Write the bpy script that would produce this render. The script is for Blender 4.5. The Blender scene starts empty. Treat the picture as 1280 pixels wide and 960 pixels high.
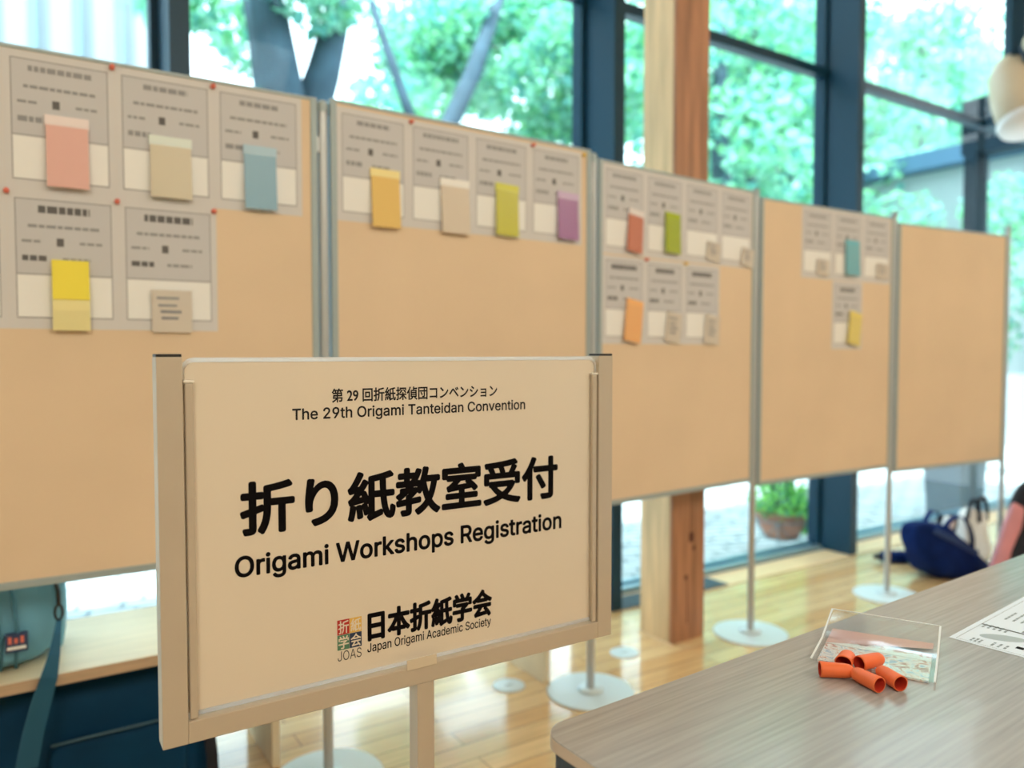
import bpy, bmesh, math, random
from mathutils import Vector, Matrix, Euler, noise
R = math.radians
S = bpy.context.scene
COL = S.collection
random.seed(7)

# ------------------------------------------------------------------ camera, sky, sun, room lights, exposure
cd = bpy.data.cameras.new('camera'); cam = bpy.data.objects.new('camera', cd); COL.objects.link(cam)
cd.sensor_width = 36; cd.lens = 27; cd.clip_start = .02; cd.clip_end = 300
cam.location = (0, 0, 1.165); cam.rotation_euler = (R(90 - 2.33), 0, R(-33))
cd.dof.use_dof = True; cd.dof.focus_distance = 1.06; cd.dof.aperture_fstop = 2.4
S.camera = cam
W = bpy.data.worlds.new('world'); S.world = W; W.use_nodes = True
bg = W.node_tree.nodes['Background']
bg.inputs['Color'].default_value = (.90, .965, 1, 1); bg.inputs['Strength'].default_value = 4.6
def lamp(name, kind, loc, aim, power, color, size=1.0):
    l = bpy.data.lights.new(name, kind); l.energy = power; l.color = color
    if kind == 'AREA': l.shape = 'RECTANGLE'; l.size = size; l.size_y = size
    if kind == 'SUN': l.angle = R(3)
    o = bpy.data.objects.new(name, l); COL.objects.link(o); o.location = loc
    o.rotation_euler = (Vector(aim) - Vector(loc)).to_track_quat('-Z', 'Y').to_euler()
    return o
lamp('sun', 'SUN', (-6, -6, 24), (0, 0, 0), 13.0, (1, .97, .9))
WARM = (1, .93, .77)
lamp('ceiling_lamp', 'AREA', (-1.6, -2.2, 3.7), (.6, 2.0, 1.0), 61, WARM, 1.6)
lamp('ceiling_lamp', 'AREA', (1.6, -2.4, 3.7), (1.8, 2.0, 1.0), 61, WARM, 1.6)
lamp('ceiling_lamp', 'AREA', (4.6, -2.2, 3.7), (4.0, 2.0, 1.0), 54, WARM, 1.6)
S.view_settings.view_transform = 'Standard'; S.view_settings.look = 'None'
S.view_settings.gamma = 1; S.view_settings.use_curve_mapping = False
S.view_settings.exposure = 0.0
S.cycles.use_denoising = True
S.cycles.max_bounces = 10; S.cycles.transparent_max_bounces = 24

# ------------------------------------------------------------------ materials
MATS = {}
def lin(c): return tuple(((v / 255) / 12.92 if v / 255 <= .04045 else ((v / 255 + .055) / 1.055) ** 2.4) for v in c)
def mat(name, col, rough=.6, metal=0, var=0, scale=8, stretch=(1, 1, 1), bump=0, spec=.5, trans=0, coat=0):
    if name in MATS: return MATS[name]
    m = bpy.data.materials.new(name); m.use_nodes = True; nt = m.node_tree; b = nt.nodes['Principled BSDF']
    b.inputs['Base Color'].default_value = (*col, 1); b.inputs['Roughness'].default_value = rough
    b.inputs['Metallic'].default_value = metal; b.inputs['Specular IOR Level'].default_value = spec
    b.inputs['Coat Weight'].default_value = coat
    tc = nt.nodes.new('ShaderNodeTexCoord'); mp = nt.nodes.new('ShaderNodeMapping'); mp.inputs['Scale'].default_value = stretch
    nz = nt.nodes.new('ShaderNodeTexNoise'); nz.inputs['Scale'].default_value = scale; nz.inputs['Detail'].default_value = 5
    nt.links.new(tc.outputs['Object'], mp.inputs[0]); nt.links.new(mp.outputs[0], nz.inputs['Vector'])
    if var:
        r = nt.nodes.new('ShaderNodeValToRGB')
        r.color_ramp.elements[0].position = .3; r.color_ramp.elements[1].position = .7
        r.color_ramp.elements[0].color = (*[max(0, c * (1 - var)) for c in col], 1)
        r.color_ramp.elements[1].color = (*[min(1, c * (1 + var)) for c in col], 1)
        nt.links.new(nz.outputs[0], r.inputs[0]); nt.links.new(r.outputs[0], b.inputs['Base Color'])
    if bump:
        bn = nt.nodes.new('ShaderNodeBump'); bn.inputs['Strength'].default_value = bump; bn.inputs['Distance'].default_value = .01
        nt.links.new(nz.outputs[0], bn.inputs['Height']); nt.links.new(bn.outputs[0], b.inputs['Normal'])
    if trans:
        out = nt.nodes['Material Output']; t = nt.nodes.new('ShaderNodeBsdfTranslucent'); t.inputs[0].default_value = (*col, 1)
        mx = nt.nodes.new('ShaderNodeMixShader'); mx.inputs[0].default_value = trans
        nt.links.new(b.outputs[0], mx.inputs[1]); nt.links.new(t.outputs[0], mx.inputs[2]); nt.links.new(mx.outputs[0], out.inputs[0])
    MATS[name] = m
    return m
def clear(name, tint, rough=.02, base=.04, top=.5):
    m = bpy.data.materials.new(name); m.use_nodes = True; nt = m.node_tree; nt.nodes.clear()
    out = nt.nodes.new('ShaderNodeOutputMaterial'); t = nt.nodes.new('ShaderNodeBsdfTransparent'); t.inputs[0].default_value = (*tint, 1)
    g = nt.nodes.new('ShaderNodeBsdfGlossy'); g.inputs['Roughness'].default_value = rough
    lw = nt.nodes.new('ShaderNodeLayerWeight'); lw.inputs[0].default_value = .5
    mr = nt.nodes.new('ShaderNodeMapRange'); mr.inputs['From Min'].default_value = .2; mr.inputs['From Max'].default_value = 1
    mr.inputs['To Min'].default_value = base; mr.inputs['To Max'].default_value = top
    mx = nt.nodes.new('ShaderNodeMixShader')
    nt.links.new(lw.outputs['Facing'], mr.inputs[0]); nt.links.new(mr.outputs[0], mx.inputs[0])
    nt.links.new(t.outputs[0], mx.inputs[1]); nt.links.new(g.outputs[0], mx.inputs[2]); nt.links.new(mx.outputs[0], out.inputs[0])
    MATS[name] = m
    return m
def brickmat(name, c1, c2, mortar, bw, rh, ms, rough, rot=0, bump=.2, grain=0):
    m = bpy.data.materials.new(name); m.use_nodes = True; nt = m.node_tree; b = nt.nodes['Principled BSDF']
    tc = nt.nodes.new('ShaderNodeTexCoord'); mp = nt.nodes.new('ShaderNodeMapping'); mp.inputs['Rotation'].default_value = (0, 0, rot)
    br = nt.nodes.new('ShaderNodeTexBrick'); br.offset = .37
    for k, v in (('Scale', 1), ('Brick Width', bw), ('Row Height', rh), ('Mortar Size', ms), ('Bias', 0.0)): br.inputs[k].default_value = v
    br.inputs['Color1'].default_value = (*c1, 1); br.inputs['Color2'].default_value = (*c2, 1); br.inputs['Mortar'].default_value = (*mortar, 1)
    nt.links.new(tc.outputs['Object'], mp.inputs[0]); nt.links.new(mp.outputs[0], br.inputs['Vector'])
    nz = nt.nodes.new('ShaderNodeTexNoise'); nz.inputs['Scale'].default_value = 6; nz.inputs['Detail'].default_value = 6
    m2 = nt.nodes.new('ShaderNodeMapping'); m2.inputs['Scale'].default_value = (.6, 9, 1) if grain else (1, 1, 1)
    nt.links.new(tc.outputs['Object'], m2.inputs[0]); nt.links.new(m2.outputs[0], nz.inputs['Vector'])
    mx = nt.nodes.new('ShaderNodeMix'); mx.data_type = 'RGBA'; mx.blend_type = 'MULTIPLY'; mx.inputs[0].default_value = .5
    rp = nt.nodes.new('ShaderNodeValToRGB'); rp.color_ramp.elements[0].color = (.55, .5, .45, 1); rp.color_ramp.elements[0].position = .3
    rp.color_ramp.elements[1].color = (1, 1, 1, 1); rp.color_ramp.elements[1].position = .65
    nt.links.new(nz.outputs[0], rp.inputs[0])
    nt.links.new(br.outputs['Color'], mx.inputs[6]); nt.links.new(rp.outputs[0], mx.inputs[7]); nt.links.new(mx.outputs[2], b.inputs['Base Color'])
    b.inputs['Roughness'].default_value = rough
    if grain: b.inputs['Coat Weight'].default_value = .6; b.inputs['Coat Roughness'].default_value = .06
    bn = nt.nodes.new('ShaderNodeBump'); bn.invert = True; bn.inputs['Strength'].default_value = bump; bn.inputs['Distance'].default_value = .004
    nt.links.new(br.outputs['Fac'], bn.inputs['Height']); nt.links.new(bn.outputs[0], b.inputs['Normal'])
    MATS[name] = m
    return m

M_FLOOR = brickmat('floor_planks', (.72, .44, .19), (.88, .64, .34), (.24, .12, .05), 1.1, .085, .0018, .16, grain=1)
M_PAVE = brickmat('paving', (.50, .55, .57), (.66, .70, .71), (.22, .27, .29), .21, .105, .012, .8, rot=R(18), bump=.6)
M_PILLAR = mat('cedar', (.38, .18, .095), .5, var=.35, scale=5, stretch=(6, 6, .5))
M_SILL = mat('sill_wood', (.78, .56, .32), .3, var=.12, scale=6, stretch=(1, 9, 1))
M_WALL = mat('plaster', (.72, .62, .50), .8, var=.05)
M_CEIL = mat('ceiling_wood', (.66, .48, .30), .7, var=.1, stretch=(1, 8, 1))
M_STEEL = mat('dark_teal_paint', (.004, .036, .068), .4, spec=.3)
M_TRACK = mat('aluminium_track', (.25, .38, .46), .35, metal=.5)
M_GRATE = mat('dark_grate', (.05, .09, .12), .5)
M_GLASS = clear('window_glass', (.86, .965, 1.0), .0, .004, .06)
M_CLEAR = clear('clear_plastic', (.97, .97, .97), .25, .02, .35)
M_ACRYL = clear('acrylic_cover', (.985, .98, .97), .06, .0015, .25)
M_BOARD = mat('board_cloth', (.76, .59, .42), .9, var=.035, scale=3, bump=.05)
M_ALU = mat('brushed_aluminium', (.36, .43, .45), .5, metal=.15)
M_POLE = mat('pole_metal', (.50, .52, .53), .4, metal=.4)
M_DISC = mat('base_plate', (.62, .72, .76), .38)
M_FRAME = mat('sign_frame', (.56, .475, .375), .4, metal=.15, var=.03)
M_BLACK = mat('black_plastic', (.012, .012, .013), .5)
M_SHEET = mat('sign_paper', (.80, .70, .575), .5, var=.02, scale=2)
M_INK = mat('black_ink', (.006, .005, .006), .7, spec=.05)
M_RIM = mat('acrylic_rim', (.95, .95, .95), .15, trans=.9)
M_PAPER = mat('poster_paper', (.66, .645, .655), .7, trans=.0)
M_TINT = mat('poster_grey_print', (.58, .575, .60), .7)
M_BOX = mat('poster_white_box', (.86, .86, .86), .7)
M_PRINT = mat('grey_ink', (.30, .30, .32), .7)
M_TITLE = mat('title_ink', (.13, .125, .13), .7)
M_BENCH = mat('bench_ply', (.82, .68, .47), .45, var=.06, scale=5, stretch=(1, 8, 1))
M_BEDGE = mat('bench_ply_edge', (.55, .40, .27), .5, var=.15, scale=30, stretch=(.3, 1, 4))
M_TABLE = mat('table_laminate', (.385, .365, .35), .24, var=.13, scale=7, stretch=(.8, 26, 1), coat=.12)
M_TEDGE = mat('table_edge_strip', (.55, .42, .31), .4)
M_TBAND = mat('table_rubber', (.02, .035, .05), .5)
M_NAVY = mat('navy_canvas', (.003, .017, .105), .8, var=.25, scale=14, bump=.25, spec=.1)
M_DEEP = mat('dark_navy_nylon', (.002, .045, .115), .6, var=.2, scale=5, bump=.2, spec=.15)
M_TEAL = mat('teal_nylon', (.13, .34, .46), .5, var=.15, scale=6, bump=.3)
M_STRAP = mat('strap_webbing', (.010, .10, .19), .7)
M_WHITE = mat('white_plastic', (.86, .85, .84), .5)
M_PINK = mat('pink_fabric', (.72, .30, .34), .7, var=.1)
M_BLK = mat('black_fabric', (.012, .014, .024), .8, var=.2)
M_ORANGE = mat('orange_rubber', (.90, .17, .045), .5, var=.05, scale=40)
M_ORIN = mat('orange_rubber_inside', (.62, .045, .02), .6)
M_TERRA = mat('terracotta', (.52, .23, .15), .8, var=.1)
M_WIRE = mat('wire', (.25, .33, .36), .4, metal=.6)
M_LEAFA = mat('leaf_mint', (.32, .66, .50), .5, var=.35, scale=.8, trans=.45)
M_LEAFB = mat('leaf_green', (.24, .60, .30), .5, var=.35, scale=6, trans=.45)
M_LEAFC = mat('leaf_teal', (.18, .50, .46), .5, var=.35, scale=.8, trans=.45)
M_BARK = mat('bark', (.045, .085, .12), .9, var=.3, scale=4)
M_CONC = mat('concrete', (.12, .165, .195), .8, var=.06)
M_FACADE = mat('pale_facade', (.40, .44, .47), .7)
M_ROOF = mat('slate_blue_roof', (.055, .13, .22), .6)
M_SPOT = mat('beige_enamel', (.62, .50, .36), .5)
M_RED = mat('red_pin', (.75, .18, .13), .4)
M_YEL = mat('yellow_pin', (.80, .55, .10), .4)

# ------------------------------------------------------------------ mesh helpers
def box(bm, x0, x1, y0, y1, z0, z1, mi=0, M=None):
    vs = [bm.verts.new(M @ Vector(p) if M else p) for p in ((x0, y0, z0), (x1, y0, z0), (x1, y1, z0), (x0, y1, z0), (x0, y0, z1), (x1, y0, z1), (x1, y1, z1), (x0, y1, z1))]
    for f in ((0, 3, 2, 1), (4, 5, 6, 7), (0, 1, 5, 4), (1, 2, 6, 5), (2, 3, 7, 6), (3, 0, 4, 7)):
        fc = bm.faces.new([vs[i] for i in f]); fc.material_index = mi
def lathe(bm, prof, seg=32, M=None, mi=0):
    """prof: (radius, z) from bottom to top; closed at radius 0"""
    rings = []
    for r, z in prof:
        if r < 1e-6: rings.append([bm.verts.new((M @ Vector((0, 0, z))) if M else (0, 0, z))])
        else: rings.append([bm.verts.new((M @ Vector((r * math.cos(2 * math.pi * k / seg), r * math.sin(2 * math.pi * k / seg), z))) if M else (r * math.cos(2 * math.pi * k / seg), r * math.sin(2 * math.pi * k / seg), z)) for k in range(seg)])
    for a, b in zip(rings, rings[1:]):
        for k in range(seg):
            k2 = (k + 1) % seg
            if len(a) == 1 and len(b) == 1: continue
            if len(a) == 1: f = bm.faces.new((a[0], b[k2], b[k]))
            elif len(b) == 1: f = bm.faces.new((a[k], a[k2], b[0]))
            else: f = bm.faces.new((a[k], a[k2], b[k2], b[k]))
            f.material_index = mi
def tube(bm, pts, rad, seg=10, mi=0, flat=1.0, cap=True):
    """tube along points; rad scalar or list; flat squeezes the section in z of its frame"""
    pts = [Vector(p) for p in pts]; n = len(pts)
    rads = rad if isinstance(rad, (list, tuple)) else [rad] * n
    rings = []; up = None
    for i, p in enumerate(pts):
        t = (pts[min(i + 1, n - 1)] - pts[max(i - 1, 0)]).normalized()
        if up is None: up = Vector((0, 0, 1)) if abs(t.z) < .9 else Vector((0, 1, 0))
        a = t.cross(up).normalized(); b = a.cross(t).normalized(); up = b
        rings.append([bm.verts.new(p + a * math.cos(2 * math.pi * k / seg) * rads[i] + b * math.sin(2 * math.pi * k / seg) * rads[i] * flat) for k in range(seg)])
    for a, b in zip(rings, rings[1:]):
        for k in range(seg):
            bm.faces.new((a[k], a[(k + 1) % seg], b[(k + 1) % seg], b[k])).material_index = mi
    if cap:
        bm.faces.new(rings[0][::-1]).material_index = mi; bm.faces.new(rings[-1]).material_index = mi
def ribbon(bm, pts, width, thick, wdir):
    pts = [Vector(p) for p in pts]; n = len(pts); rings = []
    ws = width if isinstance(width, (list, tuple)) else [width] * n
    for i, p in enumerate(pts):
        t = (pts[min(i + 1, n - 1)] - pts[max(i - 1, 0)]).normalized()
        w = Vector(wdir); w = (w - t * w.dot(t)).normalized(); nn = t.cross(w)
        rings.append([bm.verts.new(p + w * sx * ws[i] / 2 + nn * sy * thick / 2) for sx, sy in ((-1, -1), (1, -1), (1, 1), (-1, 1))])
    for a, b in zip(rings, rings[1:]):
        for k in range(4): bm.faces.new((a[k], a[(k + 1) % 4], b[(k + 1) % 4], b[k]))
    bm.faces.new(rings[0][::-1]); bm.faces.new(rings[-1])
def soft(bm, sx, sy, sz, e=.35, seg=40, M=None, wr=.0, wf=9, shape=None, flatbase=True):
    """soft cushion-like superquadric, base on z=0 (half sizes sx, sy, sz)"""
    def sp(v, p): return math.copysign(abs(v) ** p, v)
    nv = seg // 2; rows = []
    for j in range(nv + 1):
        ph = -math.pi / 2 + math.pi * j / nv; row = []
        for k in range(seg):
            th = 2 * math.pi * k / seg
            x = sx * sp(math.cos(ph), e) * sp(math.cos(th), e); y = sy * sp(math.cos(ph), e) * sp(math.sin(th), e); z = sz * sp(math.sin(ph), e) + sz
            v = Vector((x, y, z))
            if shape: v = shape(v)
            if wr: v += Vector((noise.noise(v * wf), noise.noise(v * wf + Vector((9, 0, 0))), noise.noise(v * wf + Vector((0, 7, 0))))) * wr
            if flatbase and v.z < 0: v.z = 0
            row.append(bm.verts.new(M @ v if M else v))
            if j in (0, nv): break
        rows.append(row)
    for a, b in zip(rows, rows[1:]):
        for k in range(seg):
            k2 = (k + 1) % seg
            if len(a) == 1: bm.faces.new((a[0], b[k2], b[k]))
            elif len(b) == 1: bm.faces.new((a[k], a[k2], b[0]))
            else: bm.faces.new((a[k], a[k2], b[k2], b[k]))
def obj(name, bm, m, parent=None, smooth=False, bevel=0, loc=None, rot=None):
    bmesh.ops.recalc_face_normals(bm, faces=bm.faces)
    me = bpy.data.meshes.new(name); bm.to_mesh(me); bm.free()
    for x in (m if isinstance(m, (list, tuple)) else [m]): me.materials.append(x)
    o = bpy.data.objects.new(name, me); COL.objects.link(o)
    if parent: o.parent = parent
    if loc: o.location = loc
    if rot: o.rotation_euler = rot
    if smooth:
        for p in me.polygons: p.use_smooth = True
    if bevel:
        md = o.modifiers.new('bevel', 'BEVEL'); md.width = bevel; md.segments = 3; md.limit_method = 'ANGLE'
    return o
def tag(o, label, cat, group=None, kind=None):
    o['label'] = label; o['category'] = cat
    if group: o['group'] = group
    if kind: o['kind'] = kind
    return o
def thing(name, label, cat, loc=(0, 0, 0), rotz=0, group=None):
    o = bpy.data.objects.new(name, None); o.empty_display_size = .05; COL.objects.link(o)
    o.location = loc; o.rotation_euler = (0, 0, rotz)
    return tag(o, label, cat, group)
def bx(*a):
    bm = bmesh.new(); box(bm, *a); return bm
def struct(name, bm, m, parent=None, **k):
    o = obj(name, bm, m, parent, **k)
    if parent is None: o['kind'] = 'structure'
    return o

# ------------------------------------------------------------------ the room
struct('floor', bx(-4, 7, -5, 2.585, -.1, 0), M_FLOOR)
bm = bmesh.new(); box(bm, -4, 7, 2.595, 2.765, -.1, .004); struct('trim_1', bm, M_SILL)
bm = bmesh.new(); box(bm, -4, 7, 2.585, 2.595, -.1, -.006); struct('trim_2', bm, M_GRATE)
bm = bmesh.new()
box(bm, 2.29, 2.98, 2.60, 2.74, .004, .008)
for k in range(30): box(bm, 2.30 + k * .0225, 2.312 + k * .0225, 2.61, 2.73, .008, .011)
struct('trim_3', bm, M_GRATE)
struct('ceiling', bx(-4, 7, -5, 3.3, 4.2, 4.35), M_CEIL)
struct('wall_back', bx(-4, 7, -5.15, -5, -.1, 4.35), M_WALL)
struct('wall_left', bx(-4.15, -4, -5.15, 2.9, -.1, 4.35), M_WALL)
struct('wall_right', bx(7, 7.15, -5.15, 1.0, -.1, 4.35), M_WALL)
mx_ = [-4.0, -3.11, -1.32, .457, 2.25, 4.033, 5.825, 7.0]
for i in range(7):
    a, b = mx_[i], mx_[i + 1]
    bm = bmesh.new()
    zb = 2.755 if i == 5 else .004                                  # over the entrance the upright stops at the header
    box(bm, b - .03, b + .03, 2.60, 2.68 if i == 5 else 2.80, zb, 4.2)   # deep upright fin at the right of the bay
    if i != 5: box(bm, b - .055, b + .055, 2.80, 2.87, zb, 4.2)
    else: box(bm, b - .055, b + .055, 2.68, 2.85, zb, zb + .06)
    w = struct('window_%d' % (i + 1), bm, M_STEEL)
    tz = 2.785
    struct('transom', bx(a + .055, b - .055, 2.79, 2.85, tz - .026, tz + .026), M_STEEL, w)
    bm = bmesh.new(); box(bm, a + .055, b - .055, 2.77, 2.81, .004, .03); box(bm, a + .055, b - .055, 2.84, 2.88, -.1, .035)
    box(bm, a + .055, b - .055, 2.81, 2.84, -.1, .012)
    struct('track', bm, M_TRACK, w)
    struct('glass', bx(a + .055, b - .055, 2.822, 2.828, .012, tz - .03), M_GLASS, w)
    struct('glass', bx(a + .055, b - .055, 2.822, 2.828, tz + .03, 4.2), M_GLASS, w)
# timber pillar
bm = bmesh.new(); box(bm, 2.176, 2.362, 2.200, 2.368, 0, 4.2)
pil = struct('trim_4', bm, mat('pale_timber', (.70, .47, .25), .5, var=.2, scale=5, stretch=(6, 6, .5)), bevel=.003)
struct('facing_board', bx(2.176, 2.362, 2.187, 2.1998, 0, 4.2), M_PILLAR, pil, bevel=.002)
bm = bmesh.new()
for (x, z, r) in ((2.285, .42, .013), (2.30, .375, .007), (2.255, .26, .006)):
    box(bm, x - r, x + r, 2.1862, 2.1875, z - r * 1.5, z + r * 1.5)
box(bm, 2.262, 2.2665, 2.1862, 2.1875, .07, .27); box(bm, 2.278, 2.283, 2.1862, 2.1875, .43, .66)
struct('knot', bm, mat('knot', (.10, .03, .02), .6), pil)
struct('trim_5', bx(2.166, 2.174, 2.17, 2.368, 0, .006), M_SILL)

# ------------------------------------------------------------------ outside ground, facade and low building
GZ = -.12
struct('ground', bx(-40, 70, 2.88, 70, GZ - .2, GZ), M_PAVE)
bld = thing('building', 'pale ribbed facade outside, seen top left above the display boards', 'building', (-1.5, 9.4, GZ))
obj('wall', bx(-6, 3.15, 0, .3, 0, 9), M_FACADE, bld)
bm = bmesh.new()
for k in range(23): box(bm, -5.9 + k * .4, -5.82 + k * .4, -.12, 0, 0, 9)
obj('rib', bm, mat('facade_rib', (.20, .30, .34), .7), bld)
b2 = thing('building', 'low white building with slate blue eave, seen right of the upright behind the hedge', 'building', (14, 0, GZ))
obj('wall', bx(0, 4, -6, 8.9, 0, 4.55), M_FACADE, b2)
bm = bmesh.new(); box(bm, -.35, 4.3, -6.2, 9.15, 4.55, 4.86); obj('roof', bm, M_ROOF, b2)
wl = tag(obj('garden_wall', bx(11.6, 11.9, 1.5, 12, GZ, .86), M_FACADE), 'low white garden wall with the hedge growing on top, outside right', 'wall')

# ------------------------------------------------------------------ trees, shrubs
def leaves(bm, c, rad, n, size, mi_choices=(0, 1)):
    for _ in range(n):
        while True:
            v = Vector((random.uniform(-1, 1), random.uniform(-1, 1), random.uniform(-1, 1)))
            if v.length <= 1: break
        p = Vector(c) + Vector((v.x * rad[0], v.y * rad[1], v.z * rad[2]))
        e = Euler((random.uniform(-1, 1), random.uniform(-1, 1), random.uniform(0, 6.28))).to_matrix()
        s = size * random.uniform(.6, 1.25)
        q = [bm.verts.new(p + e @ Vector(t)) for t in ((-s * .5, 0, 0), (0, -s * .28, s * .06), (s * .5, 0, -s * .05), (0, s * .28, s * .06))]
        bm.faces.new(q).material_index = random.choice(mi_choices)
def tree(label, base, trunk, blobs, size, mats, group='trees outside', name='tree', rad=.2):
    t = thing(name, label, 'tree' if name == 'tree' else name, base, 0, group)
    bm = bmesh.new()
    for pts, r in trunk: tube(bm, pts, r, 10)
    obj('trunk', bm, M_BARK, t, smooth=True)
    bm = bmesh.new()
    for c, r, n in blobs: leaves(bm, c, r, n, size, range(len(mats)))
    o = bmesh_obj_fast('foliage', bm, mats, t)
    return t
def bmesh_obj_fast(name, bm, mats, parent):
    me = bpy.data.meshes.new(name); bm.to_mesh(me); bm.free()
    for m in mats: me.materials.append(m)
    o = bpy.data.objects.new(name, me); COL.objects.link(o); o.parent = parent
    return o
LM = [M_LEAFA, M_LEAFC, M_LEAFA, M_LEAFB]
def blobs(n, c, spread, r, cnt):
    out = []
    for _ in range(n):
        out.append(((c[0] + random.uniform(-1, 1) * spread[0], c[1] + random.uniform(-1, 1) * spread[1], c[2] + random.uniform(-1, 1) * spread[2]),
                    (r * random.uniform(.7, 1.3), r * random.uniform(.7, 1.3), r * random.uniform(.5, .9)), cnt))
    return out
tree('broad tree with a thick grey trunk outside, left of the second display board', (2.15, 7, GZ),
     [([(0, 0, 0), (.05, 0, 1.5), (0, 0, 3.0), (-.15, .1, 4.2), (-.5, .2, 6)], [.34, .28, .26, .2, .1]), ([(0, 0, 2.9), (.35, .1, 3.9), (.8, .3, 5.5)], [.2, .16, .08])],
     blobs(7, (-.1, 0, 4.6), (.9, .8, .45), .42, 260) + blobs(4, (-.7, -.4, 3.0), (.3, .3, .2), .3, 140), .16, LM)
tree('leaning tree with a slim dark branch outside, above the second display board', (3.75, 8, GZ),
     [([(0, 0, 0), (.05, 0, 2), (.2, 0, 3.2), (.9, 0, 4.6), (1.5, .2, 6)], [.16, .14, .12, .11, .07]), ([(.3, 0, 3.4), (.1, .2, 4.2), (-.4, .3, 5.6)], [.08, .06, .04])],
     blobs(16, (1.6, .3, 4.9), (1.7, .9, .6), .55, 330) + blobs(5, (.2, 0, 3.4), (.8, .4, .25), .35, 150), .17, LM)
tree('leafy tree outside, just left of the dark upright beside the timber pillar', (6.3, 9, GZ),
     [([(0, 0, 0), (.1, 0, 2.5), (-.1, 0, 4.5), (.2, 0, 6.5)], [.17, .14, .11, .06])],
     blobs(18, (-.2, .3, 5.5), (1.6, .8, 1.0), .6, 330) + blobs(4, (-1.1, 0, 3.3), (.6, .4, .2), .35, 180), .18, LM)
POS = [(9.6, 8.6, 'bushy tree outside, in the window right of the timber pillar', 6.4), (11.6, 9.6, 'dense green tree outside, left of the upright right of the pillar', 6.9),
       (14.6, 11.2, 'tall green tree outside, behind the upright right of the pillar', 7.6), (18.2, 12.0, 'tall tree above the low building, left of its middle', 7.5),
       (22.5, 12.6, 'tall tree above the low building near the canopy post', 9), (27.5, 13.4, 'rightmost tall tree above the low building', 10)]
for k, (x, y, lb, hz) in enumerate(POS):
    tree(lb, (x, y, GZ), [([(0, 0, 0), (.1, 0, hz * .4), (-.1, 0, hz * .8), (0, 0, hz * 1.15)], [.22, .18, .14, .05])],
         blobs(34, (0, .2, hz * .72), (1.6 + .22 * k, 1.0, hz * .48), .85 + .08 * k, 210), .24 + .02 * k, LM)
tree('clipped green hedge growing behind the low white garden wall', (12.55, 6.5, GZ), [([(0, 0, 0), (.03, 0, 1.2), (0, 0, 2.6)], .06)],
     [((0, -5.2 + .4 * j, 1.5 + .65 * (j % 4)), (.5, .7, .55), 380) for j in range(28)], .15, [M_LEAFA, M_LEAFB, M_LEAFC], group=None, name='hedge')

# potted shrub on a wire stand
ps = thing('potted_shrub', 'bright green shrub in a terracotta bowl on a wire stand outside the window', 'potted plant', (4.13, 3.17, GZ))
bm = bmesh.new(); lathe(bm, [(0, .10), (.10, .10), (.13, .16), (.165, .25), (.175, .26), (.165, .27), (.14, .25), (0, .24)], 32); obj('bowl', bm, M_TERRA, ps, smooth=True)
bm = bmesh.new()
lp = [(.17 * math.cos(a), .17 * math.sin(a), .22) for a in [k * math.pi / 12 for k in range(25)]]; tube(bm, lp, .004, 6, cap=False)
lp = [(.11 * math.cos(a), .11 * math.sin(a), .10) for a in [k * math.pi / 12 for k in range(25)]]; tube(bm, lp, .004, 6, cap=False)
for k in range(4):
    a = k * math.pi / 2 + .5; c, s = math.cos(a), math.sin(a)
    tube(bm, [(.17 * c, .17 * s, .22), (.12 * c, .12 * s, .10), (.20 * c, .20 * s, 0)], .004, 6)
    tube(bm, [(.17 * c, .17 * s, .22), (.11 * math.cos(a + .8), .11 * math.sin(a + .8), .10), (.17 * math.cos(a + 1.57), .17 * math.sin(a + 1.57), .22)], .003, 6)
obj('wire_stand', bm, M_WIRE, ps, smooth=True)
bm = bmesh.new()
for k in range(9):
    a = k * .7; tube(bm, [(.02 * math.cos(a), .02 * math.sin(a), .24), (.07 * math.cos(a), .07 * math.sin(a), .45), (.16 * math.cos(a + .3), .16 * math.sin(a + .3), .72)], [.008, .006, .003], 6)
obj('stem', bm, M_BARK, ps, smooth=True)
bm = bmesh.new()
leaves(bm, (0, -.02, .34), (.24, .24, .13), 900, .05, (0, 1)); leaves(bm, (.12, -.1, .22), (.12, .10, .12), 250, .045, (0, 1)); leaves(bm, (0, 0, .62), (.24, .2, .16), 230, .045, (0, 1))
bmesh_obj_fast('foliage', bm, [M_LEAFB, mat('leaf_lime', (.42, .85, .22), .5, trans=.4)], ps)
M_CAN = mat('canopy_steel', (.0012, .010, .016), .6, spec=.1)
cf = thing('canopy_frame', 'dark teal steel canopy post and beam outside, right of the low building eave', 'canopy', (8.16, 4.0, GZ), 0)
obj('post', bx(-.13, .13, -.06, .06, 0, 3.26), M_CAN, cf, bevel=.01)
obj('beam', bx(-.13, .13, -.95, .09, 3.26, 3.80), M_CAN, cf, bevel=.01)
cc = thing('concrete_pedestal', 'grey tapered concrete pedestal outside the glass, behind the navy tote bag', 'pedestal', (6.04, 3.07, GZ), 0)
bm = bmesh.new(); b_ = [(-.165, -.14, 0), (.16, -.14, 0), (.16, .12, 0), (-.165, .12, 0)]; t_ = [(-.21, -.17, 1.0), (.21, -.17, 1.0), (.21, .17, 1.0), (-.21, .17, 1.0)]
v = [bm.verts.new(p) for p in b_ + t_]
for f in ((0, 3, 2, 1), (4, 5, 6, 7), (0, 1, 5, 4), (1, 2, 6, 5), (2, 3, 7, 6), (3, 0, 4, 7)): bm.faces.new([v[i] for i in f])
obj('body', bm, M_CONC, cc, bevel=.012)
obj('cap', bx(-.22, .22, -.18, .18, 1.0, 1.04), M_CONC, cc, bevel=.006)

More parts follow.
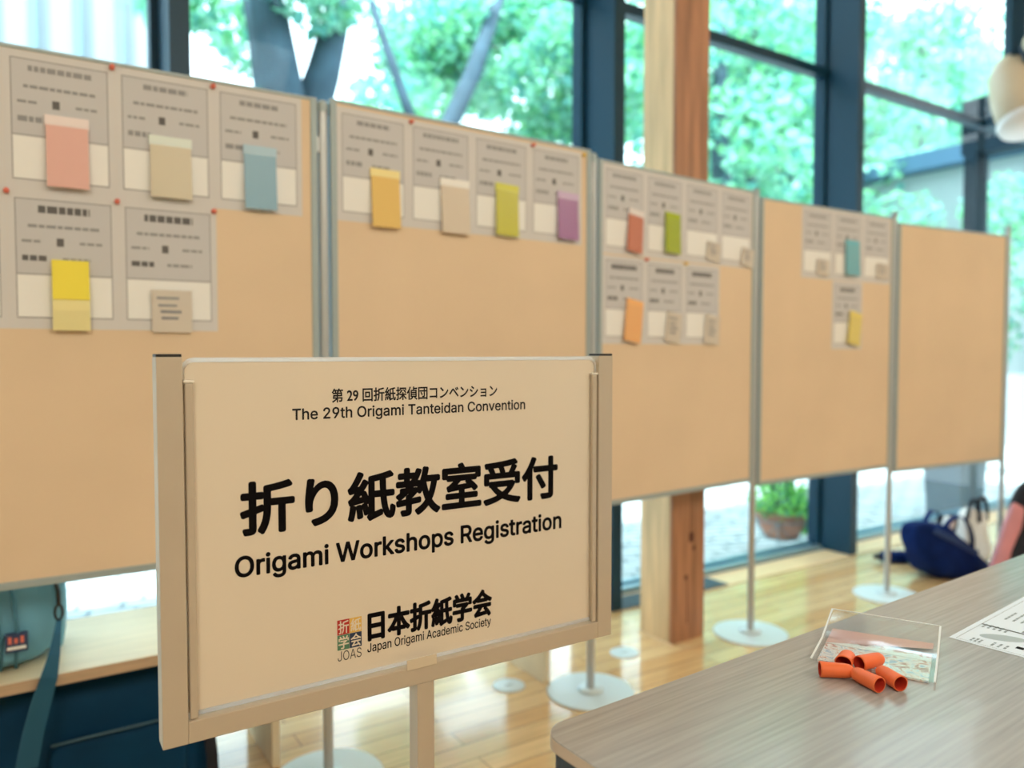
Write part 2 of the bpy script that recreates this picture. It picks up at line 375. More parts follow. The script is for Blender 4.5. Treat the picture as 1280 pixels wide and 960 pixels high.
# ------------------------------------------------------------------ display boards and their stands
PP = [(-.24, 2.02), (.70, 2.00), (1.64, 2.03), (2.545, 2.10), (3.50, 2.08), (4.40, 1.99)]
ZZ = [(.643, 1.832), (.640, 1.838), (.637, 1.815), (.617, 1.798), (.592, 1.778)]
ORD = ['leftmost', 'second', 'third', 'fourth', 'rightmost']
BLAB = ['leftmost tan display board, six posters in two rows', 'second tan display board from the left, one row of four posters', 'third tan display board, seven posters in two rows',
        'fourth tan display board, three posters and one below', 'rightmost tan display board, bare without posters']
BR = []
for i in range(5):
    (x0, y0), (x1, y1) = PP[i], PP[i + 1]; L = math.dist(PP[i], PP[i + 1]); an = math.atan2(y1 - y0, x1 - x0); z0, z1 = ZZ[i]
    BR.append((x0, y0, an, L))
    t = thing('display_board', BLAB[i], 'display board', (x0, y0, z0), an, 'tan display boards')
    a, b, h, fw = .018, L - .018, z1 - z0, .017
    obj('panel', bx(a + fw, b - fw, -.010, .010, fw, h - fw * .5), M_BOARD, t)
    obj('frame_side', bx(a, a + fw, -.014, .014, 0, h), M_ALU, t, bevel=.002); obj('frame_side', bx(b - fw, b, -.014, .014, 0, h), M_ALU, t, bevel=.002)
    obj('frame_bottom', bx(a + fw, b - fw, -.014, .014, 0, fw), M_ALU, t, bevel=.002); obj('frame_top', bx(a + fw, b - fw, -.012, .014, h - .009, h), M_ALU, t, bevel=.002)
    for zz in (.12, h - .12):
        obj('hook', bx(b, b + .006, -.010, .010, zz - .02, zz + .02), M_POLE, t)
SLAB = ['silver pole stand at the left end of the leftmost board', 'silver pole stand between the leftmost and second boards', 'silver pole stand between the second and third boards, its round base beside the table corner',
        'silver pole stand between the third and fourth boards, right of the timber pillar', 'silver pole stand between the fourth and rightmost boards', 'silver pole stand at the right end of the rightmost board']
st0 = None
for i, (x, y) in enumerate(PP):
    if i == 0:
        t = st0 = thing('pole_stand', SLAB[0], 'stand', (x, y, 0), 0, 'pole stands carrying the boards')
        bm = bmesh.new(); lathe(bm, [(0, 0), (.148, 0), (.15, .003), (.148, .006), (.05, .008), (0, .0095)], 64); obj('base_plate', bm, M_DISC, t)
        bm = bmesh.new(); lathe(bm, [(.045, .0095), (.045, .013), (.018, .017), (.0, .017)], 32); obj('hub', bm, M_DISC, t, smooth=True)
        bm = bmesh.new(); lathe(bm, [(0, .012), (.0135, .012), (.0135, 1.80), (0, 1.80)], 20); obj('pole', bm, M_POLE, t, smooth=False)
        bm = bmesh.new(); lathe(bm, [(.0150, 1.80), (.0150, 1.822), (.010, 1.83), (0, 1.83)], 20); obj('cap', bm, M_ALU, t)
    else:
        t = st0.copy(); COL.objects.link(t); t.location = (x, y, 0); t['label'] = SLAB[i]
        for ch in list(st0.children):
            c = ch.copy(); COL.objects.link(c); c.parent = t

def on_board(i, s, z, out=0.0):
    x0, y0, an, L = BR[i]; c, sn = math.cos(an), math.sin(an)
    return (x0 + s * c + out * sn, y0 + s * sn - out * c, z)
# ------------------------------------------------------------------ posters (A4 sheets) on the boards
def poster(i, s, z, w, dark, label, tilt=0.0):
    t = thing('poster', label, 'poster', on_board(i, s, z, .010), BR[i][2], 'posters pinned on the boards')
    t.rotation_euler[1] = tilt
    h = .302
    obj('sheet', bx(0, w, -.0006, 0, -h, 0), M_PAPER, t)
    bm = bmesh.new(); y = -.0008; m = .014
    def q(x0, x1, z0, z1, mi, d=0):
        f = bm.faces.new([bm.verts.new(p) for p in ((x0, y - d, -z1), (x1, y - d, -z1), (x1, y - d, -z0), (x0, y - d, -z0))]); f.material_index = mi
    q(m, w - m, .016, .182, 0)
    for a in (.016, .180, .276): q(m, w - m, a, a + .0022, 1, .0002)
    for a in (m, w - m - .002): q(a, a + .002, .016, .278, 1, .0002)
    k = .8 if dark else .55
    cx = w / 2; tw = random.uniform(.045, .062)
    def words(x0, x1, z0, z1, mi):
        x = x0
        while x < x1:
            e = min(x1, x + random.uniform(.008, .02)); q(x, e, z0, z1, mi, .0003); x = e + .003
    words(cx - tw, cx + tw, .030, .046 if dark else .042, 2 if dark else 1)
    words(cx - .07, cx + .07, .072, .079, 1)
    words(m + .012, m + .05, .106, .112, 1); words(w - m - .065, w - m - .02, .106, .112, 1)
    q(cx - .016, cx - .002, .100, .118, 2, .0003)
    words(m + .012, m + .06, .140, .152, 2 if dark else 1); words(cx - .005, cx + .05, .143, .150, 1)
    o = obj('printing', bm, [M_TINT, M_PRINT, M_TITLE], t)
    bm = bmesh.new(); f = bm.faces.new([bm.verts.new(p) for p in ((m + .002, y, -.275), (w - m - .002, y, -.275), (w - m - .002, y, -.184), (m + .002, y, -.184))])
    obj('blank_box', bm, M_BOX, t)
    return t
PW = .2158
posters = []
def row(i, xs, z, w, dark, labels):
    for x, lb in zip(xs, labels): posters.append(poster(i, x, z, w, dark, lb))
row(0, [.018, .234, .450, .666], 1.822, PW, False, ['grey printed poster at the far left of the top row, leftmost board', 'poster behind the pink ticket pouch, top row of leftmost board',
    'poster behind the clear cream ticket pouch, top row of leftmost board', 'poster behind the dusty blue ticket pouch, top right of leftmost board'])
row(0, [.020, .236, .452], 1.520, PW, True, ['grey printed poster cut off by the left photo edge, lower row of leftmost board', 'poster behind the yellow ticket pouch, lower row of leftmost board', 'poster behind the empty clear pouch, end of the lower row on leftmost board'])
row(1, [.036, .248, .460, .672], 1.822, .2118, False, ['poster behind the amber ticket pouch, first on second board', 'poster behind the white-topped clear pouch, second board', 'poster behind the olive ticket pouch, second board', 'poster behind the purple ticket pouch, last on second board'])
row(2, [.0365, .245, .4535, .662], 1.805, .2083, False, ['poster behind the brick red ticket pouch, top row of third board', 'poster behind the lime ticket pouch, top row of third board', 'poster right of the lime pouch, third in top row of third board', 'last poster in the top row of third board'])
row(2, [.0365, .246, .4555], 1.498, .2090, True, ['poster behind the orange ticket pouch, lower row of third board', 'middle poster in the lower row of third board', 'last poster in the lower row of third board'])
row(3, [.276, .4885, .701], 1.788, .2120, False, ['first poster in the upper row of fourth board', 'poster behind the turquoise ticket pouch on fourth board', 'right-hand poster in the upper row of fourth board'])
row(3, [.487], 1.483, PW, True, ['single lower poster behind the pale yellow pouch on fourth board'])

# ------------------------------------------------------------------ ticket pouches hanging on the posters
def pouch(i, s, z, w, h, col, top, label, lean=0.0, low=None, nm='p'):
    t = thing('ticket_pouch', label, 'ticket pouch', on_board(i, s, z, .0125), BR[i][2], 'ticket pouches on the posters')
    t.rotation_euler[1] = lean
    if col:
        m = mat('slip_' + nm, lin(col), .6)
        bm = bmesh.new(); z1 = -.022 if top else 0; z0 = -h if not low else -h * .56
        n = 8                                                           # slightly bowed stack of slips
        for (ya, yb) in ((0, .006),):
            vv = []
            for k in range(n + 1):
                f = k / n; zz = z1 + (z0 - z1) * f; bow = .010 * f
                vv.append([bm.verts.new(p) for p in ((0.002, -bow - .0005, zz), (w - .002, -bow - .0005, zz), (w - .002, -bow - .0055, zz), (0.002, -bow - .0055, zz))])
            for a, b in zip(vv, vv[1:]):
                for k in range(4): bm.faces.new((a[k], a[(k + 1) % 4], b[(k + 1) % 4], b[k]))
            bm.faces.new(vv[0]); bm.faces.new(vv[-1][::-1])
        obj('slips', bm, m, t)
        if low: obj('lower_slip', bx(0.002, w - .002, -.0135, -.0075, -h, -h * .56), mat('slip_low_' + nm, lin(low), .6), t)
    if top:
        obj('header', bx(0, w, -.005, 0, -.024, 0), mat('header_' + nm, lin(top), .5), t)
    bm = bmesh.new(); vv = []
    for k in range(7):
        f = k / 6; bow = .010 * f
        vv.append([bm.verts.new((-.003, -bow - .0068, -.018 - (h - .016) * f)), bm.verts.new((w + .003, -bow - .0068, -.018 - (h - .016) * f))])
    for a, b in zip(vv, vv[1:]): bm.faces.new((a[0], a[1], b[1], b[0]))
    obj('clear_sleeve', bm, M_CLEAR, t, smooth=True)
    if not col:
        bm = bmesh.new(); box(bm, .002, w - .002, -.006, -.002, -h, -.022); obj('slips', bm, mat('slip_' + nm, lin((218, 208, 196)), .5), t)
        bm = bmesh.new()
        for (a, b, c, d) in ((.012, .06, -.05, -.044), (.015, .055, -.07, -.064), (.02, .065, -.088, -.080), (.022, .058, -.105, -.098)):
            box(bm, a * w / .09, b * w / .09, -.0072, -.0061, c * h / .14, d * h / .14)
        obj('printing', bm, M_PRINT, t)
    return t
pouch(0, .310, 1.690, .086, .158, (236, 186, 176), (240, 225, 225), 'pink ticket pouch with white top, top row of leftmost board', nm='pink')
pouch(0, .519, 1.677, .094, .145, (214, 203, 178), (225, 235, 230), 'clear pouch of cream slips with white top, leftmost board', nm='cream')
pouch(0, .733, 1.684, .082, .158, (132, 176, 200), (175, 205, 225), 'dusty blue ticket pouch, top right of leftmost board', nm='blue')
pouch(0, .315, 1.372, .077, .157, (244, 226, 70), None, 'bright yellow ticket pouch, paler below, lower row of leftmost board', low=(240, 228, 165), nm='yellow')
pouch(0, .517, 1.336, .092, .122, None, None, 'empty clear pouch with grey print, lower row of leftmost board', nm='clear')
pouch(1, .130, 1.671, .088, .160, (238, 200, 112), (245, 228, 160), 'amber ticket pouch on the second board', nm='amber')
pouch(1, .348, 1.672, .098, .158, (218, 203, 184), (242, 240, 238), 'clear pouch with white top edge on the second board', nm='white')
pouch(1, .541, 1.682, .085, .158, (200, 196, 40), (215, 215, 90), 'olive green ticket pouch on the second board', .03, nm='olive')
pouch(1, .780, 1.685, .086, .152, (162, 104, 160), (205, 180, 215), 'purple ticket pouch on the second board', .03, nm='purple')
pouch(2, .160, 1.668, .075, .150, (206, 124, 98), (230, 222, 222), 'brick red ticket pouch on the third board', .13, nm='brick')
pouch(2, .345, 1.674, .082, .146, (168, 186, 16), None, 'lime green ticket pouch on the third board', .05, nm='lime')
pouch(2, .585, 1.612, .080, .092, None, None, 'grey printed clear pouch, third in top row of third board', .1, nm='clear')
pouch(2, .800, 1.606, .080, .092, None, None, 'grey printed clear pouch, last in top row of third board', .1, nm='clear')
pouch(2, .150, 1.356, .085, .148, (248, 186, 120), None, 'orange ticket pouch hanging askew on the third board', .16, nm='orange')
pouch(2, .362, 1.338, .082, .132, None, None, 'grey printed clear pouch on the middle lower poster, third board', .12, nm='clear')
pouch(2, .582, 1.334, .085, .132, None, None, 'grey printed clear pouch on the last lower poster, third board', .12, nm='clear')
pouch(3, .375, 1.592, .080, .090, None, None, 'grey printed clear pouch on the first poster of fourth board', .06, nm='clear')
pouch(3, .567, 1.667, .100, .156, (112, 190, 208), None, 'turquoise ticket pouch on the fourth board', .02, nm='turquoise')
pouch(3, .805, 1.600, .085, .090, None, None, 'grey printed clear pouch on the right poster of fourth board', .06, nm='clear')
pouch(3, .610, 1.355, .090, .148, (236, 216, 112), None, 'pale yellow ticket pouch askew on the fourth board', .20, nm='paleyellow')

# ------------------------------------------------------------------ push pins
PINS = [(0, .445, 1.818, 'red', 'red push pin between first and second visible top posters, leftmost board'), (0, .664, 1.814, 'red', 'red push pin left of the top right poster, leftmost board'),
        (0, .236, 1.516, 'red', 'red push pin at the top left of the yellow pouch poster'), (0, .450, 1.514, 'red', 'red push pin between the two lower posters, leftmost board'),
        (0, .662, 1.512, 'red', 'red push pin at the top right of the lower row, leftmost board'), (1, .256, 1.816, 'red', 'red push pin between the amber and white pouch posters, second board'),
        (1, .683, 1.816, 'red', 'red push pin between the olive and purple pouch posters, second board'), (1, .890, 1.815, 'yellow', 'yellow push pin at the top right corner of second board'),
        (2, .250, 1.495, 'red', 'red push pin between the first two lower posters, third board'), (2, .462, 1.495, 'yellow', 'yellow push pin between the last two lower posters, third board')]
for i, s, z, c, lb in PINS:
    t = thing('push_pin', lb, 'push pin', on_board(i, s, z, .0106), BR[i][2], 'push pins in the posters')
    bm = bmesh.new(); lathe(bm, [(0, 0), (.006, 0), (.006, .002), (.0032, .004), (.0034, .009), (.0055, .011), (.005, .0125), (0, .013)], 14, M=Matrix.Rotation(R(90), 4, 'X'))
    obj('head', bm, M_RED if c == 'red' else M_YEL, t, smooth=True)

# ------------------------------------------------------------------ bench with slab legs
be = thing('bench', 'long pale plywood bench on slab legs behind the display boards', 'bench', (0, 0, 0))
bm = bmesh.new(); box(bm, -.75, 1.60, 2.045, 2.45, .392, .42); obj('seat', bm, M_BENCH, be, bevel=.002)
obj('edge_band', bx(-.75, 1.60, 2.0435, 2.0448, .393, .419), M_BEDGE, be)
for xa, ya in ((-.70, 2.1), (.585, 2.135), (1.545, 2.165)): obj('leg', bx(xa, xa + .022, ya, 2.42, 0, .392), M_BENCH, be, bevel=.0015)

# ------------------------------------------------------------------ floor discs
for x, y, lb in ((1.966, 2.225, 'round silver floor socket cover in front of the timber pillar'), (1.43, 2.222, 'round silver floor socket cover beside the bench leg')):
    t = thing('floor_socket', lb, 'floor socket', (x, y, 0), 0, 'round floor sockets')
    bm = bmesh.new(); lathe(bm, [(0, 0), (.056, 0), (.056, .003), (.052, .005), (.046, .005), (.045, .004), (0, .004)], 40); obj('cover', bm, M_DISC, t)
    obj('handle', bx(-.014, .014, -.004, .004, .004, .0052), M_ALU, t)

# ------------------------------------------------------------------ bags on the left
tb = thing('shoulder_bag', 'teal nylon shoulder bag standing on the bench, left', 'bag', (-.125, 2.235, .42))
def tsh(v):
    f = v.z / .32
    return Vector((v.x * (1 + .08 * math.sin(f * 3.1)), v.y * (1.05 - .25 * f), v.z))
bm = bmesh.new(); soft(bm, .195, .13, .16, .38, 56, wr=.012, wf=11, shape=tsh); obj('body', bm, M_TEAL, tb, smooth=True)
bm = bmesh.new(); tube(bm, [(.085, -.130, .01), (.085, -.142, .10), (.075, -.135, .19), (.07, -.11, .29)], .004, 8); tube(bm, [(.115, -.125, .01), (.12, -.138, .10), (.11, -.130, .19), (.10, -.10, .29)], .004, 8)
obj('piping', bm, mat('teal_piping', (.06, .20, .28), .6), tb, smooth=True)
bm = bmesh.new(); soft(bm, .035, .10, .11, .5, 28, M=Matrix.Translation((.190, 0, .015)), wr=.008, wf=14); obj('side_pocket', bm, M_TEAL, tb, smooth=True)
lb_ = obj('label_patch', bx(.095, .140, -.1475, -.1345, .055, .097), mat('patch_navy', (.03, .05, .12), .7), tb)
bm = bmesh.new()
for k in range(3): box(bm, .101 + k * .012, .108 + k * .012, -.1485, -.1474, .075, .091 - .004 * (k % 2))
obj('emblem', bm, M_RED, lb_)
obj('emblem_stripe', bx(.099, .136, -.1485, -.1474, .061, .068), M_WHITE, lb_)
sp_ = [(.203, -.135, .108), (.198, -.160, .085), (.190, -.185, .045), (.178, -.203, 0), (.163, -.2025, -.05), (.145, -.2025, -.12), (.13, -.2025, -.2)]
bm = bmesh.new(); ribbon(bm, sp_, [.010, .015, .024, .036, .042, .044, .046], .003, (1, .25, 0)); obj('strap', bm, M_STRAP, tb, smooth=False)
bm = bmesh.new(); tube(bm, [(.203 + .008 * math.cos(a), -.135, .128 + .018 * math.sin(a)) for a in [k * math.pi / 8 for k in range(17)]], .003, 8, cap=False); tube(bm, [(.203, -.135, .146), (.203, -.128, .175), (.195, -.09, .22)], .005, 8)
obj('buckle', bm, M_BLACK, tb, smooth=True)
nb = thing('holdall', 'large dark navy holdall on the floor under the bench', 'bag', (.185, 2.285, 0))
bm = bmesh.new(); soft(bm, .262, .165, .178, .30, 56, wr=.016, wf=7); obj('body', bm, M_DEEP, nb, smooth=True)
bm = bmesh.new(); soft(bm, .155, .030, .095, .30, 36, M=Matrix.Translation((.02, -.160, .035)), wr=.006, wf=9); obj('front_pocket', bm, M_DEEP, nb, smooth=True)
bm = bmesh.new(); tube(bm, [(-.13, -.193, .232), (-.05, -.199, .236), (.06, -.199, .236), (.165, -.190, .232)], .0035, 8); obj('zip', bm, mat('navy_zip', (.05, .12, .18), .5), nb, smooth=True)
bm = bmesh.new(); ribbon(bm, [(.20, -.150, .30), (.225, -.180, .2), (.235, -.178, .1), (.24, -.165, .03)], .03, .004, (1, .3, 0)); obj('strap', bm, M_BLK, nb)

# ------------------------------------------------------------------ bags on the right
nt_ = thing('tote_bag', 'navy canvas tote bag slumped on the floor, right', 'bag', (4.05, 2.115, 0), R(-8))
def nsh(v):
    f = v.z / .30
    return Vector((v.x * (1 - .10 * f) - .20 * (f - .5), v.y * (1 - .45 * f), v.z - .09 * max(0, v.x) / .22 * f))
bm = bmesh.new(); soft(bm, .225, .12, .150, .42, 56, wr=.022, wf=9, shape=nsh); obj('body', bm, M_NAVY, nt_, smooth=True)
def arc(p0, p1, h, dy, n=14):
    p0, p1 = Vector(p0), Vector(p1); out = []
    for k in range(n + 1):
        f = k / n; p = p0.lerp(p1, f); s = math.sin(math.pi * f) ** .6; out.append((p.x, p.y + dy * s, p.z + h * s))
    return out
for dy in (-.055, .05):
    bm = bmesh.new(); ribbon(bm, arc((-.06, dy, .25), (.17, dy, .14), .12, -.02 if dy < 0 else .02), .024, .006, (0, 1, .2)); obj('handle', bm, M_NAVY, nt_)
bm = bmesh.new(); ribbon(bm, [(-.17, -.085, .27), (-.10, -.10, .235), (.0, -.112, .19), (.12, -.115, .13)], .03, .006, (0, -.3, 1)); obj('trim_band', bm, mat('navy_band', (.018, .055, .19), .7), nt_)
bm = bmesh.new(); soft(bm, .05, .035, .045, .5, 24, M=Matrix.Translation((.05, 0, .225)), wr=.012, wf=20); obj('contents', bm, M_BLK, nt_, smooth=True)
bm = bmesh.new(); soft(bm, .03, .02, .03, .3, 20, M=Matrix.Translation((.00, -.03, .255)) @ Matrix.Rotation(.5, 4, 'Y'), flatbase=False); obj('pouch', bm, M_WHITE, nt_, smooth=True)
um = thing('folding_umbrella', 'folded navy umbrella lying on the floor behind the tote bag', 'umbrella', (4.02, 2.43, 0), R(-38))
bm = bmesh.new(); lathe(bm, [(0, -.0), (.024, .0), (.032, .02), (.034, .12), (.028, .22), (.0, .225)], 18, M=Matrix.Translation((0, 0, .034)) @ Matrix.Rotation(R(90), 4, 'Y')); obj('canopy', bm, M_NAVY, um, smooth=True)
bm = bmesh.new(); lathe(bm, [(0, -.035), (.012, -.035), (.016, -.02), (.014, 0.005), (0, .006)], 14, M=Matrix.Translation((0, 0, .034)) @ Matrix.Rotation(R(90), 4, 'Y')); obj('grip', bm, M_BLACK, um, smooth=True)
wb = thing('plastic_bag', 'white plastic carrier bag with black handles between the tote and the backpack', 'bag', (4.50, 2.19, 0), R(-6))
bm = bmesh.new(); soft(bm, .13, .07, .145, .5, 40, wr=.022, wf=16, shape=lambda v: Vector((v.x * (1.1 - .5 * v.z / .29), v.y * (1.1 - .6 * v.z / .29), v.z))); obj('body', bm, M_WHITE, wb, smooth=True)
for dx, dy in ((-.05, -.02), (.05, .0)):
    bm = bmesh.new(); ribbon(bm, arc((dx - .04, dy - .015, .24), (dx + .05, dy - .03, .22), .13, -.01), .022, .004, (0, 1, 0)); obj('handle', bm, M_BLK, wb)
bp = thing('backpack', 'black backpack with a pink side panel standing at the right edge', 'bag', (4.19, 1.75, 0), R(-67))
bm = bmesh.new(); soft(bm, .17, .12, .27, .42, 48, wr=.012, wf=9, shape=lambda v: Vector((v.x * (1.08 - .25 * v.z / .54) + .13 * v.z, v.y * (1.1 - .3 * v.z / .54), v.z))); obj('body', bm, M_BLK, bp, smooth=True)
bm = bmesh.new(); soft(bm, .040, .095, .225, .45, 36, M=Matrix.Translation((-.158, -.03, .0)) @ Matrix.Rotation(R(14), 4, 'Y'), wr=.008, wf=10); obj('side_panel', bm, M_PINK, bp, smooth=True)
bm = bmesh.new(); ribbon(bm, arc((-.02, 0, .52), (.13, 0, .52), .05, 0), .03, .012, (0, 1, 0)); obj('grab_handle', bm, mat('grey_webbing', (.25, .20, .20), .7), bp)

# ------------------------------------------------------------------ hanging spotlight, top right
sl = thing('spotlight', 'beige round spotlight hanging from a dark teal rod, top right', 'lamp', (5.02, 2.22, 2.45), R(20))
MR = Matrix.Translation((0, 0, .22)) @ Matrix.Rotation(R(16), 4, 'Y') @ Matrix.Rotation(R(-14), 4, 'X')
bm = bmesh.new(); lathe(bm, [(.0, .26), (.09, .25), (.14, .16), (.155, .0), (.15, -.17), (0, -.17)], 40, M=MR); obj('housing', bm, M_SPOT, sl, smooth=True)
bm = bmesh.new(); lathe(bm, [(.157, -.155), (.160, -.165), (.150, -.200), (.0, -.205)], 40, M=MR); obj('rim', bm, mat('rim_white', (.75, .72, .72), .4), sl, smooth=True)
bm = bmesh.new(); box(bm, -.17, -.10, -.16, -.05, .12, .24, M=MR); obj('bracket', bm, mat('bracket_navy', (.012, .03, .06), .5), sl, bevel=.01)
bm = bmesh.new(); box(bm, -.045, .045, -.02, .05, .46, 1.75); obj('rod', bm, M_STEEL, sl)
bm = bmesh.new(); soft(bm, .05, .05, .05, .8, 20, M=MR @ Matrix.Translation((-.22, -.11, .13)), flatbase=False); obj('knob', bm, M_SPOT, sl, smooth=True)

# ------------------------------------------------------------------ table
TR = R(2.7); TZ = .74
tt = thing('folding_table', 'folding table with greyish wood-grain laminate top in the right foreground', 'table', (.488, .697, 0), TR)
def rrect(x0, x1, y0, y1, r, n=8):
    out = []
    for cx, cy, a0 in ((x1 - r, y1 - r, 0), (x0 + r, y1 - r, 90), (x0 + r, y0 + r, 180), (x1 - r, y0 + r, 270)):
        for k in range(n + 1):
            a = R(a0 + 90 * k / n); out.append((cx + r * math.cos(a), cy + r * math.sin(a)))
    return out
def prism(bm, pts, z0, z1, mi=0):
    lo = [bm.verts.new((x, y, z0)) for x, y in pts]; hi = [bm.verts.new((x, y, z1)) for x, y in pts]; n = len(pts)
    bm.faces.new(lo[::-1]).material_index = mi; bm.faces.new(hi).material_index = mi
    for k in range(n): bm.faces.new((lo[k], lo[(k + 1) % n], hi[(k + 1) % n], hi[k])).material_index = mi
bm = bmesh.new(); prism(bm, rrect(0, 1.80, -.60, 0, .035), TZ - .006, TZ); obj('tabletop', bm, M_TABLE, tt)
bm = bmesh.new(); prism(bm, rrect(-.0008, 1.8008, -.6008, .0008, .0358), TZ - .014, TZ - .0012); obj('edge_strip', bm, M_TEDGE, tt)
bm = bmesh.new(); prism(bm, rrect(.004, 1.796, -.596, -.004, .034), TZ - .040, TZ - .014); obj('edge_band', bm, M_TBAND, tt)
for xx in (.15, 1.65):
    bm = bmesh.new(); box(bm, xx - .02, xx + .02, -.32, -.28, .03, TZ - .04); box(bm, xx - .02, xx + .02, -.55, -.05, 0, .03); box(bm, xx - .02, xx + .02, -.5, -.1, TZ - .06, TZ - .04); obj('leg', bm, M_TBAND, tt, bevel=.004)
# flyer
fl = thing('flyer', 'white printed flyer with a small map lying on the table', 'flyer', (1.163, .593, TZ), R(5.5))
FW, FH = .42, .297
obj('sheet', bx(0, FW, -FH, 0, 0.0002, .0008), mat('flyer_paper', (.78, .87, .98), .6), fl)
bm = bmesh.new(); z = .001
def fq(x0, x1, y0, y1, mi=0, rot=0):
    bm.faces.new([bm.verts.new(p) for p in ((x0, y0, z), (x1, y0, z), (x1, y1, z), (x0, y1, z))]).material_index = mi
rr = random.Random(3)
for (a, b, c, d, k) in ((.010, .028, -.024, -.040, 3), (.012, .03, -.050, -.075, 3), (.085, .105, -.012, -.05, 5), (.105, .15, -.06, -.1, 5), (.15, .2, -.02, -.11, 8), (.03, .06, -.10, -.14, 5), (.07, .12, -.12, -.20, 7), (.2, .38, -.03, -.25, 14)):
    for j in range(k):
        y = c + (d - c) * (j + .3) / k; x = a
        while x < b:
            e = x + rr.uniform(.004, .012); fq(x, min(e, b), y - .0016, y + .0016, 0); x = e + .002
fq(.098, .102, -.10, -.008, 1); fq(.006, .40, -.0085, -.0080, 1); fq(.0055, .006, -.28, -.008, 1); fq(.025, .20, -.0905, -.0895, 0)
obj('printing', bm, [mat('flyer_grey_ink', (.24, .30, .34), .7), M_INK], fl)
bm = bmesh.new()
M2 = Matrix.Translation((.058, -.052, .0009)) @ Matrix.Rotation(R(-60), 4, 'Z') @ Matrix.Diagonal((1, .45, 1, 1))
lathe(bm, [(0, 0), (.030, 0), (.030, .0002), (0, .0003)], 32, M=M2); obj('map_oval', bm, mat('flyer_map', (.42, .50, .54), .7), fl)
bm = bmesh.new()
M2 = Matrix.Translation((.072, -.082, .0011)) @ Matrix.Rotation(R(20), 4, 'Z') @ Matrix.Diagonal((1, .38, 1, 1))
lathe(bm, [(.0, 0), (.013, 0), (.013, .0002), (.0, .0003)], 24, M=M2); obj('stamp', bm, M_INK, fl); obj('stamp', bx(.028, .038, -.088, -.078, .001, .0012), M_INK, fl)
# origami paper packet
pk = thing('paper_packet', 'clear packet of patterned paper lying on the table under the orange thimbles', 'paper packet', (.914, .646, TZ), R(26))
mp_ = bpy.data.materials.new('patterned_print'); mp_.use_nodes = True; ntp = mp_.node_tree; bp_ = ntp.nodes['Principled BSDF']
tcp = ntp.nodes.new('ShaderNodeTexCoord'); nzp = ntp.nodes.new('ShaderNodeTexNoise'); nzp.inputs['Scale'].default_value = 75; nzp.inputs['Detail'].default_value = 3; nzp.inputs['Distortion'].default_value = 1.5
rpp = ntp.nodes.new('ShaderNodeValToRGB'); cr = rpp.color_ramp
cr.elements[0].position = .36; cr.elements[0].color = (.50, .20, .16, 1); cr.elements[1].position = .66; cr.elements[1].color = (.30, .46, .66, 1)
for p_, c_ in ((.43, (.78, .56, .50, 1)), (.48, (.84, .82, .80, 1)), (.58, (.80, .84, .86, 1))):
    e_ = cr.elements.new(p_); e_.color = c_
ntp.links.new(tcp.outputs['Object'], nzp.inputs['Vector']); ntp.links.new(nzp.outputs[0], rpp.inputs[0]); ntp.links.new(rpp.outputs[0], bp_.inputs['Base Color']); bp_.inputs['Roughness'].default_value = .4
# local frame: x runs along the left side of the pack, -y towards the right-hand corner
obj('paper_stack', bx(.004, .105, -.139, -.004, .0003, .0035), mp_, pk)
obj('cover_sheet', bx(.074, .086, -.139, -.004, .0036, .0040), mat('packet_white', (.82, .84, .84), .5), pk)
bm = bmesh.new(); v = [bm.verts.new(p) for p in ((.075, -.004, .0042), (.125, -.139, .0042), (.150, -.139, .0042), (.140, -.004, .0042))]; bm.faces.new(v)
obj('pink_sheet', bm, mat('packet_pink', (.72, .45, .40), .5), pk)
bm = bmesh.new(); rows_ = []
for k in range(13):
    f = k / 12; x = -.003 + .185 * f; zz = .0048 + .016 * max(0, f - .55) / .45
    rows_.append([bm.verts.new((x, .003 - .149 * g / 8, zz + .0030 * noise.noise(Vector((x * 70, g * 2.1, 3))) * min(1, .25 + f))) for g in range(9)])
for a, b in zip(rows_, rows_[1:]):
    for g in range(8): bm.faces.new((a[g], a[g + 1], b[g + 1], b[g]))
M_CRINK = clear('crinkled_film', (.97, .97, .98), .12, .05, .4)
obj('clear_film', bm, M_CRINK, pk, smooth=True)
bm = bmesh.new()
ribbon(bm, [(.182, .003, .0212), (.182, -.07, .0212), (.182, -.146, .0212)], .0025, .0008, (1, 0, 0)); ribbon(bm, [(-.003, -.146, .0058), (.09, -.146, .0058), (.182, -.146, .0212)], .0025, .0008, (0, 1, 0)); ribbon(bm, [(-.003, .003, .0058), (.09, .003, .0058), (.182, .003, .0212)], .0025, .0008, (0, 1, 0))
obj('film_seam', bm, mat('seam_white', (.80, .82, .83), .3), pk)
